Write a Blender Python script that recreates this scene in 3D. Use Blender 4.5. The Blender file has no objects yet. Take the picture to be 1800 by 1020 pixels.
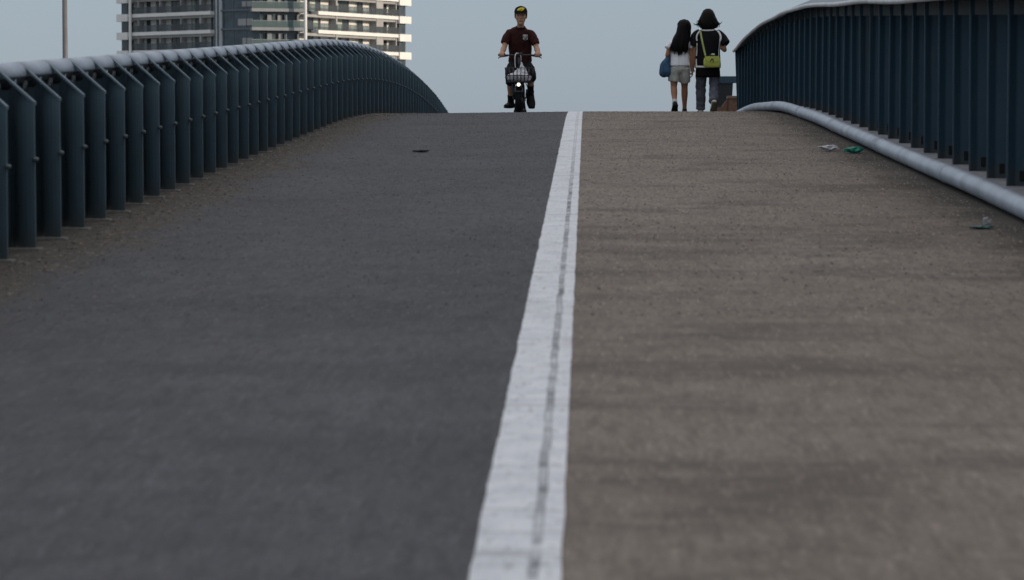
import bpy, bmesh, math, random
from mathutils import Vector, Matrix, noise
from mathutils.bvhtree import BVHTree
R = math.radians
random.seed(11)
S = bpy.context.scene
COL = S.collection
F = 4600.0            # focal length in photo pixels (1800 wide)
VX, VY = 1031.0, 250.0  # image of the path's direction / level horizon

VEIL_LOW, VEIL_TOP = (3.0, 3.75, 4.7), (10.8, 10.5, 10.5)   # veil colour at the horizon and overhead
# ------------------------------------------------------------------ helpers
def tag(o, label=None, cat=None, group=None, kind=None):
    if label: o['label'] = label
    if cat: o['category'] = cat
    if group: o['group'] = group
    if kind: o['kind'] = kind
    return o
def link(o, parent=None):
    COL.objects.link(o)
    if parent is not None: o.parent = parent
    return o
def empty(name, loc, rz=0):
    o = bpy.data.objects.new(name, None); o.empty_display_size = .2
    o.location = loc; o.rotation_euler = (0, 0, rz)
    return link(o)
def build(name, bm, m, parent=None, smooth=False, loc=None):
    bmesh.ops.recalc_face_normals(bm, faces=bm.faces[:])
    me = bpy.data.meshes.new(name); bm.to_mesh(me); bm.free()
    if smooth:
        for p in me.polygons: p.use_smooth = True
    if m: me.materials.append(m)
    o = bpy.data.objects.new(name, me)
    if loc is not None: o.location = loc
    return link(o, parent)
def box(bm, x0, x1, y0, y1, z0, z1, M=None, bevel=0):
    r = bmesh.ops.create_cube(bm, size=1)
    T = Matrix.Translation(((x0+x1)/2, (y0+y1)/2, (z0+z1)/2)) @ Matrix.Diagonal((x1-x0, y1-y0, z1-z0, 1))
    if M is not None: T = M @ T
    bmesh.ops.transform(bm, matrix=T, verts=r['verts'])
    if bevel:
        es = list({e for v in r['verts'] for e in v.link_edges})
        bmesh.ops.bevel(bm, geom=es, offset=bevel, segments=2, profile=.5, affect='EDGES')
def prism(bm, poly, h0, h1, axis='z', M=None):
    """extrude a 2D polygon; axis z: (x,y)->z; axis y: (x,z) along y"""
    def P(a, b, h):
        v = Vector((a, b, h)) if axis == 'z' else Vector((a, h, b))
        return M @ v if M is not None else v
    lo = [bm.verts.new(P(a, b, h0)) for a, b in poly]
    hi = [bm.verts.new(P(a, b, h1)) for a, b in poly]
    n = len(poly)
    bm.faces.new(lo[::-1]); bm.faces.new(hi)
    for i in range(n): bm.faces.new((lo[i], lo[(i+1) % n], hi[(i+1) % n], hi[i]))
def cr(p, sub):
    """Catmull-Rom resample of a list of tuples"""
    if sub <= 1: return [tuple(q) for q in p]
    out = []
    n = len(p)
    for i in range(n-1):
        a, b, c, d = p[max(i-1, 0)], p[i], p[i+1], p[min(i+2, n-1)]
        for k in range(sub):
            t = k/sub
            out.append(tuple(.5*((2*b[j])+(-a[j]+c[j])*t+(2*a[j]-5*b[j]+4*c[j]-d[j])*t*t+(-a[j]+3*b[j]-3*c[j]+d[j])*t**3) for j in range(len(b))))
    out.append(tuple(p[-1]))
    return out
def loft(bm, rings, side=(1, 0, 0), n=14, sub=3, cap=.6):
    """rings: (x,y,z,a,b) - a = half-width along side, b = across. Closed ends, rounded by cap."""
    q = cr(rings, sub)
    pts = [Vector(r[:3]) for r in q]; rad = [(max(r[3], .001), max(r[4], .001)) for r in q]
    N = len(pts)
    T = [(pts[min(i+1, N-1)]-pts[max(i-1, 0)]).normalized() for i in range(N)]
    seq = []
    if cap:
        m = min(rad[0])*cap
        for f, o in ((.45, 1.), (.8, .6)): seq.append((pts[0]-T[0]*m*o, T[0], rad[0][0]*f, rad[0][1]*f))
    for i in range(N): seq.append((pts[i], T[i], rad[i][0], rad[i][1]))
    if cap:
        m = min(rad[-1])*cap
        for f, o in ((.8, .6), (.45, 1.)): seq.append((pts[-1]+T[-1]*m*o, T[-1], rad[-1][0]*f, rad[-1][1]*f))
    sd = Vector(side); prev = None
    for c, t, a, b in seq:
        u = (sd - t*sd.dot(t))
        if u.length < 1e-3: u = t.orthogonal()
        u.normalize(); w = t.cross(u)
        ring = [bm.verts.new(c+u*a*math.cos(2*math.pi*k/n)+w*b*math.sin(2*math.pi*k/n)) for k in range(n)]
        if prev: 
            for k in range(n): bm.faces.new((prev[k], prev[(k+1) % n], ring[(k+1) % n], ring[k]))
        else: bm.faces.new(ring[::-1])
        prev = ring
    bm.faces.new(prev)
def tube(bm, pts, r, n=10, sub=1):
    if not isinstance(r, (list, tuple)): r = [r]*len(pts)
    loft(bm, [(*p, q, q) for p, q in zip(pts, r)], side=(.3, .2, .9) if abs((Vector(pts[-1])-Vector(pts[0])).normalized().z) < .7 else (1, 0, 0), n=n, sub=sub, cap=0)
def ball(bm, c, r, M=None, u=14, v=10):
    q = bmesh.ops.create_uvsphere(bm, u_segments=u, v_segments=v, radius=1)
    if not isinstance(r, (list, tuple)): r = (r, r, r)
    T = Matrix.Translation(c) @ (M or Matrix()) @ Matrix.Diagonal((*r, 1))
    bmesh.ops.transform(bm, matrix=T, verts=q['verts'])
def cyl(bm, p, q, r, n=14, r2=None):
    p, q = Vector(p), Vector(q)
    d = q-p
    Q = d.to_track_quat('Z', 'Y').to_matrix().to_4x4()
    bmesh.ops.create_cone(bm, cap_ends=True, segments=n, radius1=r, radius2=r if r2 is None else r2, depth=d.length,
                          matrix=Matrix.Translation((p+q)/2) @ Q)
def torus(bm, c, R_, rx, rz, axis='x', n=40, k=12):
    """ring of radius R_; tube half-width rx along the axis, rz radially"""
    vs = []
    for i in range(n):
        a = 2*math.pi*i/n
        row = []
        for j in range(k):
            b = 2*math.pi*j/k
            rr = R_+rz*math.cos(b)
            row.append(bm.verts.new((c[0]+rx*math.sin(b), c[1]+rr*math.cos(a), c[2]+rr*math.sin(a))))
        vs.append(row)
    for i in range(n):
        for j in range(k):
            bm.faces.new((vs[i][j], vs[(i+1) % n][j], vs[(i+1) % n][(j+1) % k], vs[i][(j+1) % k]))
def fuse(bm, voxel, smooth=6, disp=None):
    """voxel-fuse overlapping closed lofts into one continuous surface"""
    bmesh.ops.recalc_face_normals(bm, faces=bm.faces[:])
    me = bpy.data.meshes.new('tmp'); bm.to_mesh(me); bm.free()
    o = bpy.data.objects.new('tmp', me); COL.objects.link(o)
    m = o.modifiers.new('r', 'REMESH'); m.mode = 'VOXEL'; m.voxel_size = voxel
    s = o.modifiers.new('s', 'SMOOTH'); s.iterations = smooth; s.factor = .5
    dg = bpy.context.evaluated_depsgraph_get(); dg.update()
    me2 = bpy.data.meshes.new_from_object(o.evaluated_get(dg))
    bpy.data.objects.remove(o); bpy.data.meshes.remove(me)
    b2 = bmesh.new(); b2.from_mesh(me2); bpy.data.meshes.remove(me2)
    if disp:
        b2.normal_update()
        for v in b2.verts: v.co += v.normal*disp(v.co)
    return b2
def folds(amp, sx, sy, sz, seed=0):
    def f(c):
        p = Vector((c.x*sx+seed, c.y*sy, c.z*sz))
        return amp*(noise.noise(p)+.5*noise.noise(p*2.1))
    return f
def ribbon(src, pts, width, D=(0, 1, 0), off=.004, start=3., sub=6, taper=None):
    """a strip laid on the surface of mesh object src: pts (x,z) cast along D"""
    me = src.data
    bvh = BVHTree.FromPolygons([v.co.copy() for v in me.vertices], [tuple(p.vertices) for p in me.polygons])
    q = cr(pts, sub); D = Vector(D); bm = bmesh.new(); prev = None
    for i, p in enumerate(q):
        t = Vector((q[min(i+1, len(q)-1)][0]-q[max(i-1, 0)][0], q[min(i+1, len(q)-1)][1]-q[max(i-1, 0)][1])).normalized()
        nrm = Vector((-t.y, t.x)); row = []
        w = width if taper is None else width*taper(i/(len(q)-1))
        for s in (-1, -.33, .33, 1):
            x, z = p[0]+nrm.x*w/2*s, p[1]+nrm.y*w/2*s
            hit = bvh.ray_cast(Vector((x, 0, z))-D*start, D)
            if hit[0] is None: row = None; break
            row += [bm.verts.new(hit[0]-D*off), bm.verts.new(hit[0]+D*.004)]
        if row and prev:
            for k in range(3):
                bm.faces.new((prev[2*k], prev[2*k+2], row[2*k+2], row[2*k]))
                bm.faces.new((prev[2*k+1], row[2*k+1], row[2*k+3], prev[2*k+3]))
            bm.faces.new((prev[0], row[0], row[1], prev[1])); bm.faces.new((prev[6], prev[7], row[7], row[6]))
        prev = row
    return bm

# ------------------------------------------------------------------ materials
def mat(name, col, rough=.6, metal=0, var=.15, scale=8, bump=0, bscale=60, spec=.5, coat=0):
    m = bpy.data.materials.new(name); m.use_nodes = True
    nt = m.node_tree; b = nt.nodes['Principled BSDF']
    b.inputs['Roughness'].default_value = rough; b.inputs['Metallic'].default_value = metal
    b.inputs['Specular IOR Level'].default_value = spec; b.inputs['Coat Weight'].default_value = coat
    tc = nt.nodes.new('ShaderNodeTexCoord')
    n = nt.nodes.new('ShaderNodeTexNoise'); n.inputs['Scale'].default_value = scale; n.inputs['Detail'].default_value = 6
    nt.links.new(tc.outputs['Object'], n.inputs['Vector'])
    r = nt.nodes.new('ShaderNodeValToRGB')
    r.color_ramp.elements[0].position = .3; r.color_ramp.elements[1].position = .7
    r.color_ramp.elements[0].color = (*[c*(1-var) for c in col], 1); r.color_ramp.elements[1].color = (*[min(c*(1+var), 1) for c in col], 1)
    nt.links.new(n.outputs['Fac'], r.inputs['Fac']); nt.links.new(r.outputs['Color'], b.inputs['Base Color'])
    if bump:
        n2 = nt.nodes.new('ShaderNodeTexNoise'); n2.inputs['Scale'].default_value = bscale; n2.inputs['Detail'].default_value = 4
        nt.links.new(tc.outputs['Object'], n2.inputs['Vector'])
        bp = nt.nodes.new('ShaderNodeBump'); bp.inputs['Strength'].default_value = bump; bp.inputs['Distance'].default_value = .01
        nt.links.new(n2.outputs['Fac'], bp.inputs['Height']); nt.links.new(bp.outputs['Normal'], b.inputs['Normal'])
    return m
class G:
    """tiny node-graph writer"""
    def __init__(s, name):
        s.m = bpy.data.materials.new(name); s.m.use_nodes = True
        s.nt = s.m.node_tree; s.b = s.nt.nodes['Principled BSDF']
        s.tc = s.nt.nodes.new('ShaderNodeTexCoord')
    def set(s, sock, v):
        if isinstance(v, bpy.types.NodeSocket): s.nt.links.new(v, sock)
        else: sock.default_value = v
    def vec(s, sc):
        n = s.nt.nodes.new('ShaderNodeMapping'); n.inputs['Scale'].default_value = sc
        s.nt.links.new(s.tc.outputs['Object'], n.inputs['Vector']); return n.outputs['Vector']
    def noise(s, scale, sc=(1, 1, 1), detail=4, rough=.55, dist=0):
        n = s.nt.nodes.new('ShaderNodeTexNoise'); n.inputs['Scale'].default_value = scale
        n.inputs['Detail'].default_value = detail; n.inputs['Roughness'].default_value = rough; n.inputs['Distortion'].default_value = dist
        s.nt.links.new(s.vec(sc), n.inputs['Vector']); return n.outputs['Fac']
    def voro(s, scale, sc=(1, 1, 1)):
        n = s.nt.nodes.new('ShaderNodeTexVoronoi'); n.inputs['Scale'].default_value = scale
        s.nt.links.new(s.vec(sc), n.inputs['Vector']); return n.outputs['Distance']
    def rng(s, v, a, b, c=0., d=1., smooth=True):
        n = s.nt.nodes.new('ShaderNodeMapRange'); n.interpolation_type = 'SMOOTHSTEP' if smooth else 'LINEAR'
        s.set(n.inputs[0], v)
        for i, q in enumerate((a, b, c, d)): n.inputs[i+1].default_value = q
        return n.outputs[0]
    def math(s, op, a, b=0.):
        n = s.nt.nodes.new('ShaderNodeMath'); n.operation = op; s.set(n.inputs[0], a); s.set(n.inputs[1], b); return n.outputs[0]
    def mix(s, f, a, b, mode='MIX'):
        n = s.nt.nodes.new('ShaderNodeMix'); n.data_type = 'RGBA'; n.blend_type = mode
        s.set(n.inputs[0], f)
        for k, v in ((6, a), (7, b)):
            s.set(n.inputs[k], v if isinstance(v, bpy.types.NodeSocket) else (*v, 1))
        return n.outputs[2]
    def xyz(s):
        n = s.nt.nodes.new('ShaderNodeSeparateXYZ'); s.nt.links.new(s.tc.outputs['Object'], n.inputs[0]); return n.outputs
    def done(s, col, rough, h=None, strength=.4, dist=.01):
        s.set(s.b.inputs['Base Color'], col if isinstance(col, bpy.types.NodeSocket) else (*col, 1)); s.set(s.b.inputs['Roughness'], rough)
        if h is not None:
            bp = s.nt.nodes.new('ShaderNodeBump'); bp.inputs['Strength'].default_value = strength; bp.inputs['Distance'].default_value = dist
            s.nt.links.new(h, bp.inputs['Height']); s.nt.links.new(bp.outputs['Normal'], s.b.inputs['Normal'])
        return s.m
def asphalt(name, dark, light, speck, bands, dirt=None, grain=.5):
    g = G(name)
    big = g.noise(.7, (1, .6, 1), 3); mid = g.noise(6, (1, .6, 1), 5)
    c = g.mix(g.rng(big, .3, .7), dark, light)
    c = g.mix(g.rng(mid, .35, .7, 0, .4), c, tuple(q*.72 for q in dark))
    c = g.mix(g.rng(g.noise(2.2, (1, .5, 1), 5, .65), .5, .72, 0, .35), c, tuple(q*1.28 for q in light))
    bnd = g.noise(1.0, (.75, 1.5, 1), 6, .68)
    c = g.mix(g.rng(bnd, .47, .66, 0, bands), c, tuple(q*.52 for q in dark))
    # aggregate, drawn out along the rolling direction
    c = g.mix(g.rng(g.noise(24, (1, .16, 1), 4, .7), .42, .68, 0, grain), c, tuple(q*.5 for q in dark))
    c = g.mix(g.rng(g.noise(52, (1, .12, 1), 3, .7), .52, .74, 0, grain*.7), c, tuple(q*1.75 for q in light))
    c = g.mix(g.rng(g.noise(95, (1, .3, 1), 2, .7), .35, .7, 0, .5), c, tuple(q*.6 for q in dark))
    v = g.voro(75)
    c = g.mix(g.math('MULTIPLY', g.rng(v, .12, .22, 1, 0), g.rng(g.noise(22), .5, .62)), c, speck)
    cr_ = g.voro(9, (1, 1, 1))
    c = g.mix(g.rng(cr_, .025, .05, .55, 0), c, tuple(q*1.6 for q in speck))
    if dirt: c = dirt(g, c)
    hgt = g.math('ADD', g.math('MULTIPLY', g.noise(110, (1, 1, 1), 2), .7), g.math('MULTIPLY', mid, .6))
    g.b.inputs['Specular IOR Level'].default_value = .25
    return g.done(c, .88, hgt, .55, .008)
def dirt_left(g, c):
    x = g.xyz()[0]
    j = g.math('MULTIPLY', g.math('SUBTRACT', g.noise(2.2, (1, .7, 1), 5, .65), .5), 1.5)
    f = g.rng(g.math('ADD', x, j), -2.72, -2.36, 1, 0)
    n = g.noise(34, (1, 1, 1), 4, .7)
    soil = g.mix(g.rng(n, .35, .68), (.038, .033, .027), (.15, .132, .108))
    soil = g.mix(g.rng(g.noise(30, (1, .2, 1), 3, .7), .55, .72, 0, .7), soil, (.30, .265, .22))
    return g.mix(g.math('MULTIPLY', f, .9), c, soil)
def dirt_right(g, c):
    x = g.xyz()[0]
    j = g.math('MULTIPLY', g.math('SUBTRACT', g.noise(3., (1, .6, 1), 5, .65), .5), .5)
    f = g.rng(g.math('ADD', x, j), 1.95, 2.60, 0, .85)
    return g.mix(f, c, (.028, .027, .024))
M_lane = asphalt('grey_asphalt', (.090, .090, .096), (.112, .111, .117), (.24, .24, .24), .35, dirt_left, .52)
M_walk = asphalt('brown_asphalt', (.214, .179, .149), (.262, .224, .188), (.36, .315, .268), .95, dirt_right, .6)
def line_mat():
    g = G('worn_white_paint'); x, y, z = g.xyz()
    c = g.mix(g.rng(g.noise(9, detail=6), .3, .7), (.60, .62, .65), (.74, .75, .77))
    c = g.mix(g.rng(g.noise(45, (1, .3, 1), detail=4, rough=.75), .54, .70, 0, .8), c, (.27, .27, .27))
    c = g.mix(g.rng(g.noise(3.5, (1, .5, 1), detail=5, rough=.7), .5, .75, 0, .45), c, (.40, .40, .39))
    # seam of the two pavings printing through the paint
    wob = g.math('MULTIPLY', g.math('SUBTRACT', g.noise(2.2, (0, 1, 0), 5, .65), .5), .030)
    dx = g.math('ABSOLUTE', g.math('ADD', g.math('ADD', x, .112), wob))
    wear = g.rng(g.noise(1.6, (0.2, 1, 1), 8, .8), .42, .60)
    c = g.mix(g.math('MULTIPLY', g.rng(dx, .006, .0165, .88, 0), g.math('MULTIPLY', g.math('MAXIMUM', wear, g.rng(g.noise(2.6, (.3, 1, 1), 4), .35, .65, .12, .65)), g.rng(y, 17, 27, 1, .18))), c, (.06, .063, .068))
    c = g.mix(g.math('MULTIPLY', g.rng(g.math('ABSOLUTE', g.math('SUBTRACT', dx, .010)), .0008, .003, .6, 0), g.rng(g.noise(4, (.1, 1, 1), 4), .35, .5)), c, (.10, .105, .11))
    # hairline transverse cracks
    c = g.mix(g.rng(g.math('ABSOLUTE', g.math('SUBTRACT', g.noise(1.1, (.12, 1.1, 1), 2), .5)), .0, .006, .45, 0), c, (.2, .2, .2))
    c = g.mix(g.rng(g.voro(16, (1, .6, 1)), .05, .12, .5, 0), c, (.25, .25, .25))
    return g.done(c, .7, g.noise(90), .4, .006)
M_line = line_mat()
def steel(name, col, rough):
    g = G(name)
    oi = g.nt.nodes.new('ShaderNodeObjectInfo'); rnd = oi.outputs['Random']
    n = g.noise(2.3, (1, 1, .5), 4)
    c = g.mix(g.rng(n, .3, .7), tuple(q*.85 for q in col), tuple(q*1.12 for q in col))
    c = g.mix(g.math('MULTIPLY', rnd, .28), c, tuple(q*.72 for q in col))
    # each piece gets its own dirt: shift the pattern by the object's random number
    mp = g.nt.nodes.new('ShaderNodeVectorMath'); mp.operation = 'ADD'
    cx = g.nt.nodes.new('ShaderNodeCombineXYZ')
    for k in range(3): g.set(cx.inputs[k], g.math('MULTIPLY', rnd, 37.+11*k))
    g.nt.links.new(g.tc.outputs['Object'], mp.inputs[0]); g.nt.links.new(cx.outputs[0], mp.inputs[1])
    def pn(scale, sc, det=5, ro=.65):
        m2 = g.nt.nodes.new('ShaderNodeMapping'); m2.inputs['Scale'].default_value = sc; g.nt.links.new(mp.outputs[0], m2.inputs['Vector'])
        q = g.nt.nodes.new('ShaderNodeTexNoise'); q.inputs['Scale'].default_value = scale; q.inputs['Detail'].default_value = det; q.inputs['Roughness'].default_value = ro
        g.nt.links.new(m2.outputs[0], q.inputs['Vector']); return q.outputs['Fac']
    c = g.mix(g.rng(pn(14, (1, 1, .09)), .54, .74, 0, .4), c, (.10, .105, .10))      # runs
    c = g.mix(g.rng(pn(7, (1, 1, 1), 6, .75), .66, .72, 0, .55), c, (.13, .14, .145))    # scuffs
    z = g.xyz()[2]
    c = g.mix(g.math('MULTIPLY', g.rng(g.math('ADD', z, g.math('MULTIPLY', pn(9, (1, 1, 1)), .12)), .08, .2, 1, 0), .5), c, (.075, .068, .058))  # splashed dust
    return g.done(c, g.rng(pn(5, (1, 1, 1)), .3, .7, rough-.06, rough+.14), g.noise(30), .08, .01)
M_steel = steel('blue_grey_paint', (.084, .138, .172), .42)
M_steel2 = steel('dark_teal_paint', (.032, .072, .106), .5)
M_steel2.node_tree.nodes['Principled BSDF'].inputs['Specular IOR Level'].default_value = .3
M_pipe = mat('weathered_galvanised_steel', (.37, .425, .49), .42, .1, .2, 3.5, .08, 40)
M_lip = mat('pale_galvanised_lip', (.5, .52, .53), .45, .15, .14, 6, .15, 30)
M_cover = mat('grey_cover_sheet', (.16, .185, .22), .5, .2, .2, 4, .1, 20)
M_bracket = mat('grey_bracket', (.085, .095, .105), .4, .2, .1)
M_conc = mat('kerb_concrete', (.26, .26, .275), .85, 0, .25, 7, .3, 60)
M_base = mat('pale_grout', (.21, .20, .185), .9, 0, .3, 20, .3, 60)
M_deck = mat('deck_concrete', (.3, .3, .29), .85, 0, .2, 2)
M_ground = mat('city_ground', (.12, .13, .11), .95, 0, .4, .05)
M_gravel = mat('gravel', (.19, .168, .14), .9, 0, .55, 9)

# ------------------------------------------------------------------ the bridge profile
def zc(d):
    if d < 30: return -.935+.047*(d-5.6)
    if d < 62: return .2118+.047*(d-30)-.5*.0046*(d-30)**2
    s = .047-.0046*32
    return .2118+.047*32-.5*.0046*32**2+s*(d-62)
def zr(x, d):
    return zc(d)-.012*max(0, -x-.15)
def sheet(name, x0, x1, m, nx, lift=0., y0=-30, y1=120, kind='structure', step=.4):
    bm = bmesh.new(); rows = []
    n = int((y1-y0)/step)
    for i in range(n+1):
        y = y0+(y1-y0)*i/n
        rows.append([bm.verts.new((x0+(x1-x0)*k/nx, y, zr(x0+(x1-x0)*k/nx, y)+lift)) for k in range(nx+1)])
    for i in range(n):
        for k in range(nx): bm.faces.new((rows[i][k], rows[i][k+1], rows[i+1][k+1], rows[i+1][k]))
    o = build(name, bm, m, smooth=True)
    return tag(o, kind=kind)
tag(sheet('cycle_lane', -3.45, -.15, M_lane, 8), 'dark grey asphalt cycle lane left of the white line', 'road')
tag(sheet('footpath', -.15, 2.68, M_walk, 8), 'brown gritty asphalt footpath right of the white line', 'footpath')
# slightly wavering paint edge
def line():
    bm = bmesh.new(); rows = []; y = -20.
    while y < 90:
        a = -.252+.006*noise.noise((0, y*2.3, 1))+.003*noise.noise((0, y*11, 1))
        b = -.053+.004*noise.noise((5, y*2.3, 1))+.002*noise.noise((5, y*11, 1))
        rows.append([bm.verts.new((a+(b-a)*k/4, y, zr(a+(b-a)*k/4, y)+.004)) for k in range(5)])
        y += .06
    for i in range(len(rows)-1):
        for k in range(4): bm.faces.new((rows[i][k], rows[i][k+1], rows[i+1][k+1], rows[i+1][k]))
    tag(build('lane_line', bm, M_line, smooth=True), 'worn white painted line with a cracked seam dividing the two lanes', 'road marking', kind='structure')
line()
def along(name, prof, m, y0=-30, y1=120, step=.8):
    """sweep an (x, dz) closed profile along the bridge"""
    bm = bmesh.new(); prev = None; n = int((y1-y0)/step)
    for i in range(n+1):
        y = y0+(y1-y0)*i/n
        row = [bm.verts.new((x, y, zc(y)+dz)) for x, dz in prof]
        k = len(row)
        if prev:
            for j in range(k): bm.faces.new((prev[j], prev[(j+1) % k], row[(j+1) % k], row[j]))
        else: bm.faces.new(row)
        prev = row
    bm.faces.new(prev)
    return build(name, bm, m)
tag(along('bridge_deck', [(-3.6, -.06), (3.5, -.03), (3.5, -.9), (-3.6, -.9)], M_deck), 'concrete deck carrying the bridge path', 'bridge', kind='structure')
tag(along('kerb', [(2.66, -.02), (2.66, .085), (2.68, .1), (3.4, .1), (3.4, -.025)], M_conc, y1=60), 'grey concrete kerb under the right hand fence', 'kerb', kind='structure')
bm = bmesh.new()
bmesh.ops.create_grid(bm, x_segments=2, y_segments=2, size=4000, matrix=Matrix.Translation((0, 0, -9.5)))
tag(build('ground', bm, M_ground), 'city ground far below the bridge', 'ground', kind='structure')

# ------------------------------------------------------------------ left railing
XL = -2.95
rail = tag(empty('railing', (XL, 13.93, zr(XL, 13.93))), 'blue grey railing of tall slanted fins under a pale handrail, left of the cycle lane', 'railing')
def fin_mesh():
    # a folded blade: near face curls back from the road edge, a straight slanted flange closes the top
    bm = bmesh.new()
    ctr = [(0, 0), (-.02, .0035), (-.045, .012), (-.07, .027), (-.095, .050), (-.115, .080), (-.13, .118), (-.14, .165), (-.148, .22), (-.16, .27), (-.20, .295), (-.25, .30), (-.315, .30)]
    rows = []
    for x, y in ctr:
        zt_ = min(.79+(-x)*.90, .93)-.012 if x > -.18 else .86
        rows.append([bm.verts.new((x, y+.026, .012)), bm.verts.new((x, y, .012)), bm.verts.new((x, y, zt_)), bm.verts.new((x, y+.026, zt_))])
    for a, b in zip(rows, rows[1:]):
        for k in range(4): bm.faces.new((a[k], a[(k+1) % 4], b[(k+1) % 4], b[k]))
    bm.faces.new(rows[0]); bm.faces.new(rows[-1])
    prism(bm, [(.001, .776), (.001, .792), (-.203, .974), (-.25, .974), (-.25, .90), (-.195, .955)], -.002, .062, 'y')
    return bm
first = {}
o0 = rail.location.copy()
def inst(name, make, m, parent, loc, smooth=False, rot=None):
    if name not in first:
        o = build(name, make(), m, parent, smooth); first[name] = o
    else:
        o = first[name].copy(); link(o, parent); o.parent = parent
    o.location = loc
    if rot is not None: o.rotation_euler = rot
    return o
def bolt_bm():
    bm = bmesh.new(); cyl(bm, (.006, -.035, 0), (.006, .035, 0), .012, 10); ball(bm, (.01, -.03, 0), .014, u=8, v=6); return bm
def bracket_bm():
    bm = bmesh.new(); cyl(bm, (0, 0, 0), (0, 0, .075), .02, 12); cyl(bm, (0, -.002, .03), (0, -.03, .03), .016, 10); return bm
def base_bm():
    bm = bmesh.new(); box(bm, -.32, .035, -.05, .05, -.03, .012, bevel=.004); return bm
PITCH = .683
dl = [13.93+PITCH*n for n in range(-7, 70)]
for i, d in enumerate(dl):
    z = zr(XL, d)
    jr = random.Random(i)
    f = inst('fin', fin_mesh, M_steel, rail, Vector((XL, d, z))-o0)
    f.rotation_euler = (0, jr.uniform(-.004, .004), jr.uniform(-.012, .012))
    inst('bolt', bolt_bm, M_steel, f, (0, 0, .485), True)
    inst('bracket', bracket_bm, M_bracket, f, (-.20, .01, .815), True)
    inst('base_plate', base_bm, M_base, f, (0, 0, 0))
def hr_bm():      # pale half-round shell over a dark tube
    bm = bmesh.new(); prev = None
    for y in (.005, PITCH-.005):
        row = []
        for r_, rev in ((.068, 0), (.063, 1)):
            an = [R(-12+204*j/22) for j in range(23)]
            row += [bm.verts.new((r_*math.cos(q), y, r_*math.sin(q))) for q in (an[::-1] if rev else an)]
        n = len(row)
        if prev:
            for j in range(n): bm.faces.new((prev[j], prev[(j+1) % n], row[(j+1) % n], row[j]))
        prev = row
        bm.faces.new(row)
    return bm
def core_bm():
    bm = bmesh.new(); cyl(bm, (0, .001, -.004), (0, PITCH-.001, -.004), .0615, 24); return bm
M_inner = mat('gap_shade_and_leg_black', (.011, .015, .018), .6, 0, .2)  # near-black stands in for deep shade between fins; also colours guard rail legs
for i in range(len(dl)-1):
    a, b = Vector((XL-.25, dl[i], zr(XL, dl[i])+.925)), Vector((XL-.25, dl[i+1], zr(XL, dl[i+1])+.925))
    h = inst('handrail', hr_bm, M_pipe, rail, a-o0, True, (math.atan2(b.z-a.z, b.y-a.y), 0, 0))
    inst('tube', core_bm, M_steel2, h, (0, 0, 0), True)
# edges of the pipe ends stay crisp
for q in ('handrail', 'tube'):
    for p in first[q].data.polygons: p.use_smooth = len(p.vertices) < 8

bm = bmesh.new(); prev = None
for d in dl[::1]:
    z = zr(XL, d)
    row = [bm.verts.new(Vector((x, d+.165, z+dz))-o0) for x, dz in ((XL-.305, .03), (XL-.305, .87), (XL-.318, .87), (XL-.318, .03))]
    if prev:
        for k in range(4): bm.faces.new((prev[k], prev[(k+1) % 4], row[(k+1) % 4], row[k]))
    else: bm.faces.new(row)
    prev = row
bm.faces.new(prev); build('shade_back_sheet', bm, M_inner, rail)  # sheet added behind the fins, its colour holding the slot shade

# ------------------------------------------------------------------ right fence with leaning cover
XR = 2.75
fence = tag(empty('fence', (XR, 17.24, zr(XR, 17.24)+.1)), 'dark teal fence of close uprights under a leaning grey cover, right of the footpath', 'fence')
o1 = fence.location.copy()
def rfin_mesh():
    bm = bmesh.new()
    pl = [(0, 0), (.010, -.003), (.055, .010), (.066, .010), (.135, -.004), (.30, -.004), (.30, .010), (.135, .010), (.068, .022), (.053, .022), (0, .012)]
    prism(bm, pl, .0, 1.12)
    box(bm, .001, .036, .001, .011, 1.1205, 1.235)
    return bm
def rnotch():
    bm = bmesh.new(); box(bm, .085, .125, -.002, .004, .03, .1, bevel=.004); return bm
PR = .845
dr = [17.24+PR*n for n in range(-10, 37)]
M_hole = mat('drain_hole', (.006, .007, .008), .8)
for i, d in enumerate(dr):
    jr = random.Random(i+500)
    f = inst('upright', rfin_mesh, M_steel2, fence, Vector((XR, d, zc(d)+.1))-o1)
    f.rotation_euler = (0, jr.uniform(-.004, .004), jr.uniform(-.02, .02))
    inst('drain_slot', rnotch, M_hole, f, (0, 0, 0))
def sweep_d(bm, prof, ds, wob=None):
    prev = None
    for d in ds:
        dx, dz = wob(d) if wob else (0, 0)
        row = [bm.verts.new(Vector((x+dx, d, zc(d)+z+dz))-o1) for x, z in prof]
        k = len(row)
        if prev:
            for j in range(k): bm.faces.new((prev[j], prev[(j+1) % k], row[(j+1) % k], row[j]))
        else: bm.faces.new(row)
        prev = row
    bm.faces.new(prev)
wob = lambda d: (.006*noise.noise((d*.6, 3, 0)), .018*noise.noise((d*.33, 7, 0)))
ds = [8+.25*i for i in range(161)]
n_panel = 0
for k in range(0, 160, 17):
    bm = bmesh.new()
    sweep_d(bm, [(XR-.055, 1.375), (XR+.33, 1.535), (XR+.33, 1.527), (XR-.055, 1.367)], [d for d in ds[k:min(k+18, 161)]], wob)
    c = build('cover_panel', bm, M_cover, fence)
    bm = bmesh.new()
    sweep_d(bm, [(XR-.07+.026*math.cos(t), 1.35+.026*math.sin(t)) for t in [2*math.pi*j/10 for j in range(10)]], ds[k:min(k+18, 161)], wob)
    build('lip', bm, M_lip, c, True)
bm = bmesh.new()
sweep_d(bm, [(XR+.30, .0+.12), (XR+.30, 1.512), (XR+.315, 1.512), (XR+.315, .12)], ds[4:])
build('shade_back_sheet', bm, M_inner, fence)  # coloured as the deep shade between uprights and under the cover
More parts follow.
